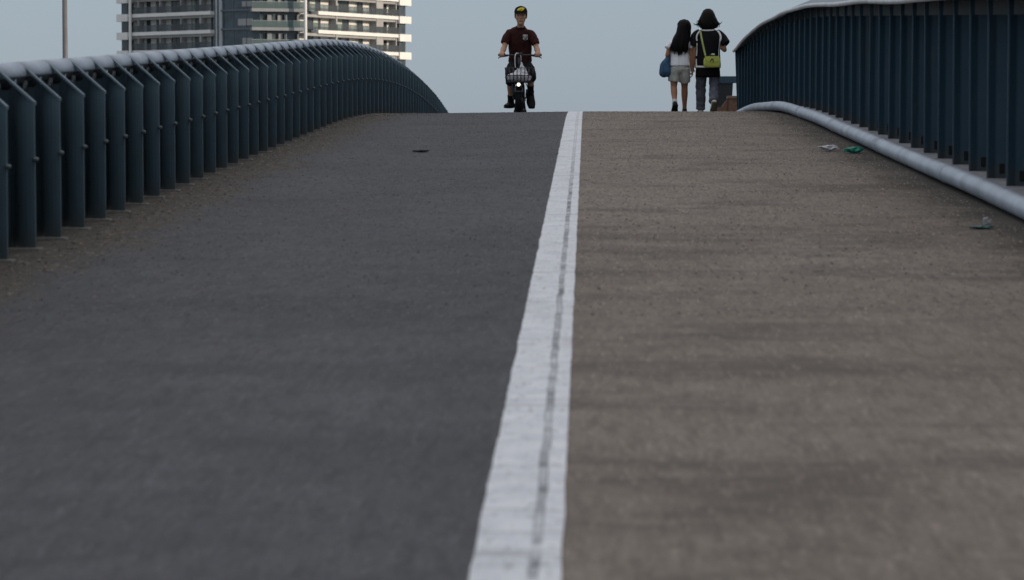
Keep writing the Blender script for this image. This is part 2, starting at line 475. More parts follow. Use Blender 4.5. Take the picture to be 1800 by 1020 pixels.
bm = bmesh.new(); de = 47.93; zb_ = zc(de)-o1.z; wz = wob(de)[1]; prism(bm, [(0, zb_+.1), (.325, zb_+.1), (.325, zb_+1.529+wz), (-.05, zb_+1.371+wz)], de-.006-o1.y, de+.006-o1.y, 'y'); build('end_panel', bm, M_steel2, fence)

# ------------------------------------------------------------------ kerb pipe
kp = tag(empty('kerb_pipe', (2.6, 10, zr(2.6, 10))), 'long pale galvanised pipe lying along the foot of the right hand fence', 'pipe')
o2 = kp.location.copy()
y = 6.0; k = 0
while y < 60:
    y2 = min(y+4.3, 60); bm = bmesh.new(); m = 14
    pts = []
    for i in range(m+1):
        q = y+.012+(y2-y-.024)*i/m
        pts.append(Vector((2.60+.018*noise.noise((q*.23, 1, 0)), q, zc(q)+.078+.010*noise.noise((q*.3, 9, 0))))-o2)
    tube(bm, [tuple(p) for p in pts], .066, 20)
    seg = build('pipe_length', bm, M_pipe, kp, True)
    bm = bmesh.new(); q = pts[-1]
    cyl(bm, q+Vector((0, -.03, 0)), q+Vector((0, .05, .0)), .0685, 20)
    if y2 < 60: build('collar', bm, M_pipe, seg, True)
    else: bm.free()
    y = y2

# ------------------------------------------------------------------ gravel and grit
def grit():
    rg = random.Random(3); vs = []; fs = []
    for i in range(5200):
        d = rg.uniform(9, 50)
        if rg.random() < .82:
            x = -2.93+abs(rg.gauss(0, .26)); s = rg.uniform(.003, .011)
        elif rg.random() < .6:
            x = 2.53-abs(rg.gauss(0, .14)); s = rg.uniform(.003, .008)
        else:
            x = rg.uniform(-2.6, 2.5); s = rg.uniform(.002, .006)
        if -.26 < x < -.05: continue
        k = len(vs); z = zr(x, d)+s*.25
        for dx, dy, dz in ((1, 0, 0), (.2, 1, .1), (-1, .1, 0), (-.1, -1, 0), (.1, .1, .8), (0, 0, -.6)):
            vs.append((x+s*(dx+rg.uniform(-.3, .3)), d+s*(dy+rg.uniform(-.3, .3)), z+s*(dz+rg.uniform(-.2, .2))))
        fs += [(k, k+1, k+4), (k+1, k+2, k+4), (k+2, k+3, k+4), (k+3, k, k+4), (k+1, k, k+5), (k+2, k+1, k+5), (k+3, k+2, k+5), (k, k+3, k+5)]
    me = bpy.data.meshes.new('gravel'); me.from_pydata(vs, [], fs); me.materials.append(M_gravel)
    tag(link(bpy.data.objects.new('gravel', me)), 'loose brown grit along the edges of the path', 'gravel', kind='stuff')
grit()

def aggregate(name, x0, x1, n, dk, lt, label, seed):
    rg = random.Random(seed); vs = []; fs = []; u = rg.random
    for i in range(n):
        d = 10.5+31.5*u(); x = x0+(x1-x0)*u(); r = .0032+.0058*u()**2; h = r*(.35+.5*u()); a = 6.28*u()
        z = zr(x, d)-.001; k = len(vs); c, s_ = math.cos(a)*r, math.sin(a)*r
        vs += [(x+c, d+s_, z), (x-s_, d+c, z), (x-c*.9, d-s_*.9, z), (x+s_, d-c, z), (x+c*.4, d+s_*.4, z+h), (x-c*.4, d-s_*.4, z+h*.9)]
        fs += [(k, k+1, k+4), (k+1, k+5, k+4), (k+1, k+2, k+5), (k+2, k+3, k+5), (k+3, k+4, k+5), (k+3, k, k+4)]
    me = bpy.data.meshes.new(name); me.from_pydata(vs, [], fs)
    g = G(name); ge = g.nt.nodes.new('ShaderNodeNewGeometry')
    g.b.inputs['Specular IOR Level'].default_value = .3
    me.materials.append(g.done(g.mix(g.rng(ge.outputs['Random Per Island'], .15, .95, smooth=False), dk, lt), .85))
    tag(link(bpy.data.objects.new(name, me)), label, 'stones', kind='stuff')
aggregate('grey_aggregate', -2.6, -.27, 26000, (.045, .045, .05), (.21, .21, .215), 'small stones standing out of the grey cycle lane surface', 21)
aggregate('brown_aggregate', -.04, 2.5, 46000, (.055, .046, .037), (.42, .365, .305), 'small stones standing out of the brown footpath surface', 22)

# ------------------------------------------------------------------ litter
def px(xp, yp):
    """point on the path seen at photo pixel"""
    best = None
    d = 5.
    while d < 40:
        s = F/d; X = (xp-VX)/s
        e = abs(VY-zr(X, d)*s-yp)
        if best is None or e < best[0]: best = (e, X, d)
        d += .01
    return Vector((best[1], best[2], zr(best[1], best[2])))
LG_ = {'wrapper': 'crumpled wrappers dropped on the footpath', 'paper_scrap': 'paper scraps dropped on the footpath'}
def crumple(name, p, size, m, label, cat, seed, spikes=.5, extra=None):
    bm = bmesh.new(); bmesh.ops.create_icosphere(bm, subdivisions=3, radius=1)
    for v in bm.verts:
        n_ = noise.noise(v.co*1.7+Vector((seed, 0, 0)))+.5*noise.noise(v.co*4+Vector((0, seed, 0)))
        v.co *= 1+spikes*n_
        v.co = Vector((v.co.x*size[0]/2, v.co.y*size[1]/2, v.co.z*size[2]/2))
    zm = min(v.co.z for v in bm.verts)
    for v in bm.verts: v.co.z -= zm
    o = build(name, bm, m, None, False, p)
    o.rotation_euler.z = seed
    return tag(o, label, cat, LG_.get(name))
M_paper = mat('white_paper', (.62, .63, .66), .7, 0, .1)
M_paper2 = mat('dull_paper', (.34, .34, .35), .8)
M_green = mat('green_plastic', (.02, .26, .19), .35, 0, .3, 30)
M_teal = mat('teal_foil', (.075, .16, .17), .35, .2, .4, 30)
M_leaf = mat('dark_leaf', (.018, .016, .014), .8, 0, .3)
crumple('paper_scrap', px(1456, 266), (.17, .09, .042), M_paper, 'white crumpled paper scrap lying left of the green wrapper', 'litter', .3, .9)
crumple('wrapper', px(1500, 270), (.17, .09, .05), M_green, 'bright green crumpled wrapper lying near the kerb pipe', 'litter', .2, .6)
w = crumple('wrapper', px(1724, 402), (.14, .07, .018), M_teal, 'flat dull teal wrapper on the brown path, nearest to the camera', 'litter', .1, .5)
crumple('tissue', px(1733, 401)+Vector((0, .05, .0)), (.045, .04, .055), M_paper2, 'small white tissue standing up behind the flat teal wrapper', 'litter', 2.2, .6)
crumple('paper_scrap', px(1096, 264), (.05, .03, .010), M_paper, 'tiny flat white paper scrap beside the white line on the brown path', 'litter', 1.2, .4)
crumple('paper_scrap', px(1478, 287), (.06, .04, .012), mat('grey_paper', (.38, .37, .35), .8), 'tiny flat greyish paper scrap on the brown path below the white crumpled one', 'litter', 1.9, .4)
crumple('leaf', px(742, 268), (.15, .05, .018), M_leaf, 'dark dry leaf lying alone on the grey cycle lane', 'leaf', 0, .7)

# ------------------------------------------------------------------ beyond the crest, right
def W(xp, d, yp=None):
    v = Vector(((xp-VX)/F*d, d, 0))
    if yp is not None: v.z = (VY-yp)/F*d
    return v
gd = 54.
p0 = W(1254, gd); zb = zc(gd)
gr = tag(empty('guard_rail', (p0.x, gd, zb)), 'low dark guard rail with thick beam on broad legs past the end of the fence', 'guard rail')
hgt = lambda yp: (VY-yp)/F*gd-zb
bm = bmesh.new(); box(bm, -.02, .45, -.07, .07, hgt(147), hgt(135), bevel=.012); build('beam', bm, M_steel2, gr)
bm = bmesh.new(); box(bm, .454, 1.3, -.07, .07, hgt(147), hgt(134.6), bevel=.012); build('beam', bm, M_steel2, gr)
for a0, a1, b0, b1 in ((.07, .205, .0, .125), (.207, .385, .127, .31), (.80, .95, .80, .95), (1.1, 1.25, 1.1, 1.25)):
    bm = bmesh.new(); prism(bm, [(b0, -.3), (b1, -.3), (a1, hgt(147.2)), (a0, hgt(147.2))], -.03, .03, 'y'); build('leg', bm, M_inner, gr)
M_brick = mat('brown_brick', (.145, .078, .052), .85, 0, .25, 14, .4, 40)
M_cap = mat('brown_coping', (.15, .105, .08), .8, 0, .2, 9, .2)
pd = 52.5
p1 = W(1281, pd)
hp = lambda yp: (VY-yp)/F*pd-zc(pd)
pl = tag(empty('brick_pier', (p1.x, pd, zc(pd))), 'brown brick pier with coping and sloping wing wall beside the guard rail', 'brick pier')
bm = bmesh.new(); box(bm, -.03, .36, -.2, .2, -.1, hp(175)); build('pier', bm, M_brick, pl)
bm = bmesh.new(); box(bm, -.05, .38, -.22, .22, hp(174.6), hp(169.5), bevel=.01); build('coping', bm, M_cap, pl)
bm = bmesh.new(); prism(bm, [(-.22, -.1), (-.034, -.1), (-.034, hp(175)), (-.06, hp(177)), (-.16, hp(188)), (-.26, hp(190))], -.12, .12, 'y'); build('wing_wall', bm, M_brick, pl)

# ------------------------------------------------------------------ lamp post
lp = W(113, 72)
M_pole = mat('lamp_post_paint', (.10, .10, .112), .5, .1, .12, 3)
M_lens = mat('lamp_lens', (.7, .7, .68), .3)
post = tag(empty('lamp_post', (lp.x, lp.y, -9.5)), 'slim grey lamp post rising behind the left railing', 'lamp post')
bm = bmesh.new(); cyl(bm, (0, 0, 0), (0, 0, 16.5), .095, 20, .062); cyl(bm, (0, 0, 0), (0, 0, .5), .14, 20); build('pole', bm, M_pole, post, True)
bm = bmesh.new(); tube(bm, [(0, 0, 16.4), (.25, 0, 17.0), (.9, 0, 17.25), (1.6, 0, 17.3)], .045, 12, 4); a = build('arm', bm, M_pole, post, True)
bm = bmesh.new(); loft(bm, [(1.5, 0, 17.3, .1, .05), (1.8, 0, 17.31, .14, .06), (2.2, 0, 17.3, .1, .04)], (0, 1, 0)); h = build('lamp_head', bm, M_pole, post, True)
bm = bmesh.new(); loft(bm, [(1.6, 0, 17.25, .08, .02), (2.1, 0, 17.25, .08, .02)], (0, 1, 0)); build('lens', bm, M_lens, h, True)

# ------------------------------------------------------------------ apartment building
M_wall = mat('cream_render', (.63, .615, .60), .8, 0, .07, .5)
M_slab = mat('white_slab_edge', (.68, .68, .685), .75, 0, .06, .6)
M_soffit = mat('grey_soffit', (.33, .32, .31), .8, 0, .1, .6)
M_part = mat('grey_partition', (.30, .30, .31), .8, 0, .1, .6)
M_win = mat('window_glass', (.05, .062, .075), .08, 0, .3, .8)  # glass colour lightened to stand in for distance haze
M_cur = mat('pale_curtain', (.42, .46, .43), .7, 0, .2, 2)
M_frame = mat('dark_frame', (.05, .055, .06), .4)
M_core = mat('dark_recess', (.10, .125, .15), .6)  # near-black lifted in colour to stand in for distance haze
def glassmat(name, col, alpha, rough=.12):
    g = G(name); nt = g.nt
    g.b.inputs['Base Color'].default_value = (*col, 1); g.b.inputs['Roughness'].default_value = rough
    tr = nt.nodes.new('ShaderNodeBsdfTransparent'); tr.inputs['Color'].default_value = (.75, .82, .84, 1)
    mx = nt.nodes.new('ShaderNodeMixShader'); mx.inputs[0].default_value = alpha
    nt.links.new(tr.outputs[0], mx.inputs[1]); nt.links.new(g.b.outputs[0], mx.inputs[2])
    nt.links.new(mx.outputs[0], nt.nodes['Material Output'].inputs['Surface'])
    return g.m
M_rail = glassmat('smoked_balcony_glass', (.12, .125, .14), .30)
M_railc = glassmat('teal_balcony_glass', (.13, .18, .19), .6)
A, B = W(222, 472), W(370, 460)
C, D = W(540, 458), W(704, 481)
G0, G1, G2 = W(382, 459.6), W(452, 455.5), W(537, 458)
PIT, Z0 = 3.28, 23.0
floors = list(range(-5, 7))
shown = (-3, -2, -1, 0, 1)
bld = tag(empty('apartment_building', (W(460, 470).x, 470, -9.5)), 'tall cream apartment block with white balcony bands and dark glass corner behind the left railing', 'apartment block')
ob = bld.location.copy()
def frame_of(P, Q):
    u = (Q-P).normalized(); n = Vector((u.y, -u.x, 0))
    if n.y > 0: n = -n
    M = Matrix.Identity(4)
    M.col[0][:3] = u; M.col[1][:3] = -n; M.col[2][:3] = (0, 0, 1); M.col[3][:3] = P-ob
    return M, (Q-P).length
def bpart(name, m, fn, parent=bld):
    bm = bmesh.new(); fn(bm); return build(name, bm, m, parent)
zt = lambda k: Z0+PIT*k-0.0     # top of slab k (world z; local z = zt, since M has P.z-ob.z)
def facade(P, Q, panels, windows, parts_, ends, slab0, shade):
    M, L = frame_of(P, Q)
    M.col[3][2] = -ob.z
    S_ = 1.7          # balcony depth
    bpart('wall', M_wall, lambda bm: [box(bm, a*L, b*L, S_, S_+.25, -9, zt(floors[-1])+1.1, M) for a, b in panels])
    bpart('recess', M_core, lambda bm: box(bm, 0.01*L, L*.99, S_+.30, S_+6, -9, zt(floors[-1])+1.0, M))
    bpart('partition', M_part, lambda bm: [box(bm, a*L, b*L, .25, S_+.28, -9, zt(floors[-1])+.9, M) for a, b in parts_])
    for k in floors:
        z = zt(k)
        if k not in shown and k not in (2, 3): pass
        bpart('balcony_slab', M_slab, lambda bm: box(bm, slab0*L, L, 0, S_-.002, z-.62, z, M))
        bpart('beam', M_part, lambda bm: box(bm, 0, L, .35, S_-.004, z-1.10, z-.623, M))
        def rail_fn(bm): box(bm, 0, L, .1, .14, z+.06, z+1.12, M)
        rg = bpart('balcony_glass', M_rail, rail_fn)
        def bar_fn(bm):
            box(bm, 0, L, .08, .16, z+1.122, z+1.18, M)
            t = 0.
            while t < L: box(bm, t, t+.05, .095, .145, z+.002, z+1.12, M); t += 1.25
        bpart('rail_bar', M_frame, bar_fn, rg)
        if k in shown:
            for i, (a, b, cur) in enumerate(windows):
                w_ = bpart('window', M_frame, lambda bm: [box(bm, a*L, b*L, S_+.10, S_+.2, z+2.25, z+2.33, M), box(bm, a*L, a*L+.08, S_+.10, S_+.2, z, z+2.25, M), box(bm, b*L-.08, b*L, S_+.10, S_+.2, z, z+2.25, M), box(bm, (a+b)/2*L-.04, (a+b)/2*L+.04, S_+.1, S_+.2, z, z+2.25, M)])
                bpart('pane', M_win, lambda bm: box(bm, a*L+.08, b*L-.08, S_+.14, S_+.17, z, z+2.25, M), w_)
                rr = random.Random(k*17+i)
                if cur:
                    q0 = a+(b-a)*rr.choice((.05, .3, .55)); q1 = q0+(b-a)*rr.uniform(.2, .42)
                    bpart('curtain', M_cur, lambda bm: box(bm, q0*L, min(q1, b)*L, S_+.09, S_+.135, z+.05, z+2.2, M), w_)
        for a, b, y0_, y1_ in ends:
            bpart('parapet_block', M_slab, lambda bm: box(bm, a*L, b*L, y0_, y1_, z-1.27, z+.04, M))
    return M, L
R_pan = [(.0, .065), (.22, .31), (.52, .585), (.67, .75), (.825, .89), (.935, 1.0)]
R_win = [(.065, .22, 1), (.345, .52, 1), (.585, .67, 1), (.89, .935, 0)]
R_par = [(.315, .33), (.75, .825), (.965, .975)]
M_R, L_R = facade(C, D, R_pan, R_win, R_par, [(.985, 1.115, -.25, 2.4)], .12, 0)
L_pan = [(0, .16), (.215, .28), (.33, .46), (.57, .70), (.80, .93), (.97, 1.)]
L_win = [(.16, .215, 0), (.28, .33, 0), (.46, .57, 0), (.70, .80, 1), (.93, .97, 0)]
L_par = [(.125, .135), (.385, .395), (.635, .645), (.86, .88)]
M_L, L_L = facade(A, B, L_pan, L_win, L_par, [(-.115, .02, -.2, 2.0)], .0, 0)
# glazed ends below the parapet blocks
bpart('corner_glass', M_win, lambda bm: box(bm, L_R*1.0, L_R*1.075, .3, 2.0, -9, zt(6)-.6, M_R))
bpart('corner_glass', M_win, lambda bm: box(bm, -L_L*.075, 0, .3, 2.0, -9, zt(6)-.6, M_L))
# columns seen against the facades
for q, r in ((W(228.5, 471), .26), (W(537.5, 456.5), .27)):
    bpart('column', M_slab, lambda bm: cyl(bm, (q.x-ob.x, q.y-ob.y, .5), (q.x-ob.x, q.y-ob.y, zt(6)-ob.z+1), r, 16))
# dark glazed corner
M_gl = mat('dark_curtain_glass', (.05, .072, .092), .12, 0, .3, .6)
M_silver = mat('pale_glazed_column', (.42, .46, .49), .35, .1, .1, .4)
def wallseg(name, P, Q, y0_, y1_, z0, z1, m, parent=bld, t0=0., t1=1.):
    M, L = frame_of(P, Q); M.col[3][2] = -ob.z
    return bpart(name, m, lambda bm: box(bm, t0*L, t1*L, y0_, y1_, z0, z1, M), parent)
wallseg('curtain_wall', G0, G1, .9, 1.2, -9, zt(6)+1, M_gl)
wallseg('curtain_wall', G1, G2, 2.0, 2.3, -9, zt(6)+1, M_gl)
wallseg('recess', B, G0, 1.0, 4, -9, zt(6)+1, M_core)
bpart('column', M_silver, lambda bm: (cyl(bm, (G0.x-ob.x-.1, G0.y-ob.y-.2, .5), (G0.x-ob.x-.1, G0.y-ob.y-.2, zt(6)-ob.z+1), .13, 12)))
bpart('column', M_silver, lambda bm: (cyl(bm, (G0.x-ob.x+.55, G0.y-ob.y+.75, .5), (G0.x-ob.x+.55, G0.y-ob.y+.75, zt(6)-ob.z+1), .36, 16)))
M_slabd = mat('grey_slab_edge', (.24, .26, .285), .6, 0, .1, .6)
for k in floors:
    z = zt(k)+.25
    wallseg('balcony_slab', G0, G1, .62, .95, z-.35, z-.05, M_core)
    wallseg('balcony_slab', G1, G2, 0, 2.2, z-.55, z, M_slabd, t0=-.10)
    g_ = wallseg('balcony_glass', G1, G2, .1, .14, z+.03, z+1.15, M_railc, t0=-.10)
    wallseg('rail_bar', G1, G2, .08, .16, z+1.152, z+1.2, M_silver, g_, t0=-.10)
    if k in shown:
        rr = random.Random(k+40)
        for t0, t1, m in ((.03, .09, M_cur), (.095, .15, M_cur), (.24, .33, M_slabd), (.36, .40, M_cur), (.46, .54, M_part), (.58, .63, M_slabd), (.86, .90, M_slabd)):
            wallseg('window_bay', G1, G2, 1.6 if m is M_cur else .9, 1.99, z+.002, z+rr.uniform(2.1, 2.5), m, t0=t0+rr.uniform(-.01, .01), t1=t1+rr.uniform(-.01, .02))
        for t0 in (.33, .66):
            wallseg('mullion', G0, G1, .8, .9, z-.05, z+PIT-.5, M_core, t0=t0, t1=t0+.015)
        wallseg('window_bay', G0, G1, .86, .897, z+.4, z+rr.uniform(1.2, 2.0), M_part, t0=.55+rr.uniform(-.2, .2), t1=.82)
# main body and roof behind the facades
bc = [A+Vector((.5, 3.2, 0)), B+Vector((.8, 4, 0)), G1+Vector((0, 4.5, 0)), C+Vector((-1.6, 4, 0)), D+Vector((-1.9, 2.0, 0)), W(640, 500), W(215, 500)]
bpart('body', M_core, lambda bm: prism(bm, [(p.x-ob.x, p.y-ob.y) for p in bc], .3, zt(6)-ob.z+.8))
bpart('roof', M_slab, lambda bm: prism(bm, [(p.x-ob.x, p.y-ob.y) for p in [A, B, G1, C, D, W(640, 500), W(215, 500)]], zt(6)-ob.z+1.6, zt(6)-ob.z+2.4))

# unseen block added on the right to keep the low sun off the bridge
nb = tag(empty('shade_block', (72, -25, -9.5)), 'broad concrete block added out of view on the right to shade the bridge', 'shade block')
bm = bmesh.new(); box(bm, -8, 8, -75, 64, 0, 62); build('wall', bm, M_part, nb)
for k in range(16):
    bm = bmesh.new()
    for j in range(22): box(bm, -8.06, -8.002, -73+6.2*j, -73+6.2*j+4.2, 1.2+3.7*k, 3.2+3.7*k)
    build('window_row', bm, M_win, nb)

# ------------------------------------------------------------------ people
M_skin = mat('skin', (.47, .28, .19), .55, 0, .08, 14)
M_skin2 = mat('tanned_skin', (.32, .17, .105), .55, 0, .1, 14)
M_hair = mat('black_hair', (.0055, .005, .0052), .55, 0, .3, 40, spec=.22)
M_hair2 = mat('dark_brown_hair', (.0085, .006, .005), .55, 0, .3, 40, spec=.22)
M_dark = mat('black_feature', (.02, .015, .012), .5)
M_lipc = mat('lips', (.30, .12, .09), .5)
def arm(bm, sh, el, wr, r=(.05, .042, .034, .026)):
    sh, el, wr = Vector(sh), Vector(el), Vector(wr)
    m1 = sh.lerp(el, .5); m2 = el.lerp(wr, .35)
    loft(bm, [(*sh, r[0], r[0]), (*m1, r[1]*1.05, r[1]*1.05), (*el, r[1]*.88, r[1]*.88), (*m2, r[2]*1.12, r[2]*1.12), (*wr, r[3]*1.05, r[3]*.85)], sub=4)
def hand(bm, wr, fwd, side, curl=.5, s=1.0):
    """palm + four fingers + thumb; fwd = direction of the hand, side = towards the thumb"""
    wr, f, t = Vector(wr), Vector(fwd).normalized(), Vector(side)
    t = (t-f*t.dot(f)).normalized(); n = f.cross(t)     # fingers curl towards n
    e = wr+f*.085*s
    loft(bm, [(*wr, .024*s, .018*s), (*(wr+f*.04*s), .036*s, .016*s), (*e, .038*s, .013*s)], side=tuple(t), sub=2, n=12)
    for i, (o, l) in enumerate(((.028, .070), (.010, .078), (-.009, .072), (-.027, .056))):
        p = e+t*o*s-f*.012*s; pts = [p]; d = f.copy()
        for j, fr in enumerate((.42, .32, .26)):
            d = (Matrix.Rotation((curl*(.8, 1., .7)[j]+.06*i), 3, t) @ d); pts.append(pts[-1]+d*l*fr*s)
        loft(bm, [(*q, r*s, r*s) for q, r in zip(pts, (.0095, .009, .0082, .007))], side=tuple(t), sub=2, n=8)
    p = wr+f*.025*s+t*.026*s
    d1 = (f*.7+t*.7+n*.25).normalized(); d2 = (f*.9+t*.2+n*.5).normalized()
    loft(bm, [(*p, .013*s, .012*s), (*(p+d1*.035*s), .0105*s, .0105*s), (*(p+d1*.035*s+d2*.032*s), .0085*s, .0085*s)], sub=2, n=8)
def leg(bm, hip, kn, an, r):
    hip, kn, an = Vector(hip), Vector(kn), Vector(an)
    loft(bm, [(*hip, r[0], r[0]), (*hip.lerp(kn, .45), r[0]*.88, r[0]*.88), (*hip.lerp(kn, .88), r[1]*1.05, r[1]*1.05), (*kn, r[1], r[1]*1.02),
              (*kn.lerp(an, .3), r[2], r[2]*1.05), (*kn.lerp(an, .7), r[2]*.72, r[2]*.74), (*an, r[3], r[3])], sub=4)
def foot(bm, an, toe, w=.042):
    an, toe = Vector(an), Vector(toe)
    f = toe-an; side = Vector((0, 0, 1)).cross(f).normalized()
    up = f.cross(side).normalized(); up = up if up.z > 0 else -up
    heel = an-f.normalized()*.035-up*.05
    loft(bm, [(*heel, w*.75, .028), (*(heel.lerp(toe, .3)+up*.012), w*.85, .04), (*heel.lerp(toe, .68), w*1.08, .028), (*toe, w*.85, .018)], side=tuple(side), sub=3, n=14)
    loft(bm, [(*an, w*.8, w*.8), (*(heel.lerp(toe, .2)), w*.8, w*.8)], sub=2)
def shoe(parent, an, toe, m, msole, w=.05, sole_t=.022, top=.05):
    an, toe = Vector(an), Vector(toe)
    f = toe-an; side = Vector((0, 0, 1)).cross(f).normalized(); fd = f.normalized()
    up = f.cross(side).normalized(); up = up if up.z > 0 else -up
    heel = an-fd*.045-up*.052; tp = toe+fd*.03
    bm = bmesh.new()
    loft(bm, [(*heel, w*.8, .034), (*(heel.lerp(tp, .22)+up*.016), w*.92, .046), (*(heel.lerp(tp, .5)+up*.008), w*.98, .042), (*heel.lerp(tp, .75), w*1.1, .034), (*tp, w*.85, .02)], side=tuple(side), sub=3, n=18)
    loft(bm, [(*(an+up*(top-.05)+up*.03), w*.82, w*.95), (*(heel.lerp(tp, .16)), w*.85, w*.95)], side=tuple(side), sub=2, n=16)
    s = build('shoe', fuse(bm, .007, 4), m, parent, True)
    bm = bmesh.new()
    lo = -up*.034
    loft(bm, [(*(heel-fd*.012+lo), w*.86, sole_t*.5), (*(heel.lerp(tp, .3)+lo), w*.9, sole_t*.5), (*(heel.lerp(tp, .72)+lo*.9), w*1.16, sole_t*.5), (*(tp+fd*.012+lo*.6), w*.8, sole_t*.45)], side=tuple(side), sub=3, n=18, cap=.3)
    build('sole', bm, msole, s, True)
    return s
def head(bm, c, fy, s=1.0, tilt=0.):
    """skull, jaw, nose, ears, brow, lips; fy = -1 faces the camera"""
    c = Vector(c)
    T = Matrix.Translation(c) @ Matrix.Rotation(tilt, 4, 'Y') @ Matrix.Rotation(0 if fy < 0 else math.pi, 4, 'Z')
    P = lambda x, y, z: T @ Vector((x*s, y*s, z*s))
    st = len(bm.verts)
    sub = bmesh.new()
    ball(sub, (0, .012, .03), (.077, .096, .09), u=20, v=14)
    loft(sub, [(0, -.005, .02, .075, .088), (0, -.02, -.04, .069, .074), (0, -.035, -.085, .052, .054), (0, -.045, -.112, .026, .026)], sub=3, n=16)
    loft(sub, [(0, -.088, .015, .009, .009), (0, -.104, -.022, .012, .013), (0, -.098, -.036, .017, .010)], sub=2, n=10)
    loft(sub, [(-.05, -.075, .035, .012, .010), (0, -.092, .034, .014, .010), (.05, -.075, .035, .012, .010)], side=(0, 0, 1), sub=2, n=8)
    loft(sub, [(-.022, -.083, -.066, .007, .008), (0, -.094, -.064, .010, .009), (.022, -.083, -.066, .007, .008)], side=(0, 0, 1), sub=2, n=8)
    loft(sub, [(0, -.075, -.108, .022, .016), (0, -.07, -.098, .026, .02)], sub=2, n=8)
    for sx in (-1, 1):
        loft(sub, [(sx*.078, .012, .03, .01, .022), (sx*.083, .016, .0, .01, .022), (sx*.076, .01, -.03, .008, .012)], sub=2, n=8)
        ball(sub, (sx*.045, -.055, -.02), (.028, .028, .026), u=10, v=8)
    bmesh.ops.transform(sub, matrix=T @ Matrix.Scale(s, 4), verts=sub.verts)
    me = bpy.data.meshes.new('t'); sub.to_mesh(me); sub.free(); bm.from_mesh(me); bpy.data.meshes.remove(me)
    return P
def locks(name, parent, m, c, rad, n, endf, base=None, seed=1, r0=.014, strands=26, back=None, spread=1.06, wisps=()):
    """hair: skull cap plus many tapering locks running over the head and down"""
    rg = random.Random(seed); bm = bmesh.new(); c = Vector(c)
    ball(bm, c, rad, u=24, v=16)
    if base: loft(bm, base, sub=4, n=20)
    for i in range(n+strands):
        thin = i >= n
        az = rg.uniform(math.pi*1.02, math.pi*1.98) if back is None else rg.uniform(*back)
        d = Vector((math.cos(az), math.sin(az), 0))
        e = Vector(endf(d, rg))
        top = c+Vector((d.x*rad[0]*.6, d.y*rad[1]*.6, rad[2]*.80))
        mid = c+Vector((d.x*rad[0]*1.03, d.y*rad[1]*1.03, rad[2]*.25))
        low = c+Vector((d.x*rad[0]*spread, d.y*rad[1]*1.05, -rad[2]*.6))
        j = lambda a: Vector((rg.uniform(-a, a), rg.uniform(-a, a), rg.uniform(-a, a)))
        if thin:
            e = e+Vector((d.x*rg.uniform(0, .05), rg.uniform(-.03, .02), rg.uniform(-.02, .05))); r = .0032
            q = [top, mid+j(.01), low+j(.015), low.lerp(e, .5)+j(.02), e]
            loft(bm, [(*p, r, r) for p in q], sub=3, n=5, cap=0)
        else:
            r = r0*rg.uniform(.7, 1.25)
            q = [top, mid, low+j(.006), low.lerp(e, .5)+j(.012), e]
            loft(bm, [(*p, r*f, r*f*.7) for p, f in zip(q, (.7, 1, 1, .85, .25))], sub=3, n=8, cap=.6)
    for q in wisps:
        loft(bm, [(*p, r, r*.6) for p, r in zip(q, (.012, .010, .006, .002))], sub=4, n=7, cap=.5)
    return build(name, bm, m, parent, True)
def person(px_, d, label, group=None):
    s = F/d; X = (px_-VX)/s
    return Vector((X, d, zr(X, d)))

# ---- woman in the black jersey ----
wd = 42.0
base_w = person(1243, wd, '')
bm = bmesh.new()
Pw = head(bm, (0, .03, 1.525), 1, .98)
loft(bm, [(0, .0, 1.35, .055, .055), (0, .012, 1.43, .048, .05), (0, .02, 1.48, .05, .055)], sub=2)
loft(bm, [(0, 0, .80, .15, .10), (0, 0, .90, .16, .105), (0, .0, 1.05, .125, .09), (0, .0, 1.2, .15, .095), (0, 0, 1.29, .15, .075), (0, 0, 1.36, .06, .055)], sub=3, n=20)
arm(bm, (-.165, 0, 1.285), (-.225, -.01, 1.01), (-.235, .03, .745))
hand(bm, (-.235, .03, .745), (.0, .12, -1), (.2, 1, .1), .45, .92)
arm(bm, (.165, 0, 1.285), (.262, -.05, 1.03), (.22, .17, 1.06))
hand(bm, (.22, .17, 1.06), (-.35, .8, .35), (0, -.3, 1), .6, .92)
LW = ((-.085, .0, .86), (-.105, .14, .47), (-.10, .24, .08)), ((.09, .0, .86), (.105, .06, .47), (.085, -.24, .185))
for h_, k_, a_ in LW: leg(bm, h_, k_, a_, (.088, .058, .055, .036))
foot(bm, LW[0][2], (-.11, .38, .03)); foot(bm, LW[1][2], (.075, -.15, .03))
woman = build('person', fuse(bm, .0065, 4), M_skin2, None, True, base_w)
tag(woman, 'walking woman in black jersey with white piping and grey jeans, seen from behind', 'person')
# jersey
bm = bmesh.new()
loft(bm, [(0, 0, .735, .205, .135), (0, 0, .80, .205, .138), (0, 0, .95, .198, .132), (0, .0, 1.1, .195, .128), (0, 0, 1.22, .192, .12), (0, 0, 1.3, .172, .095), (0, .004, 1.35, .11, .075), (0, .008, 1.372, .078, .066)], sub=4, n=28, cap=.15)
for sx in (-1, 1):
    e = (-.232, -.005, 1.085) if sx < 0 else (.285, -.04, 1.115)
    loft(bm, [(sx*.12, 0, 1.285, .085, .085), (sx*.185, -.004, 1.235, .088, .09), (*e, .082, .1)], side=(.5*sx, 0, .8), sub=4, n=18, cap=.1)
M_black = mat('black_jersey', (.0085, .0085, .010), .8, 0, .3, 9, .2, 200)
M_white = mat('white_trim', (.72, .71, .69), .7, 0, .08)
jersey = build('jersey', fuse(bm, .009, 4, folds(.008, 9, 9, 4, 2)), M_black, woman, True)
bm = bmesh.new(); loft(bm, [(0, 0, .60, .2, .128), (0, 0, .66, .196, .128), (0, 0, .78, .185, .125)], sub=3, n=26, cap=.1)
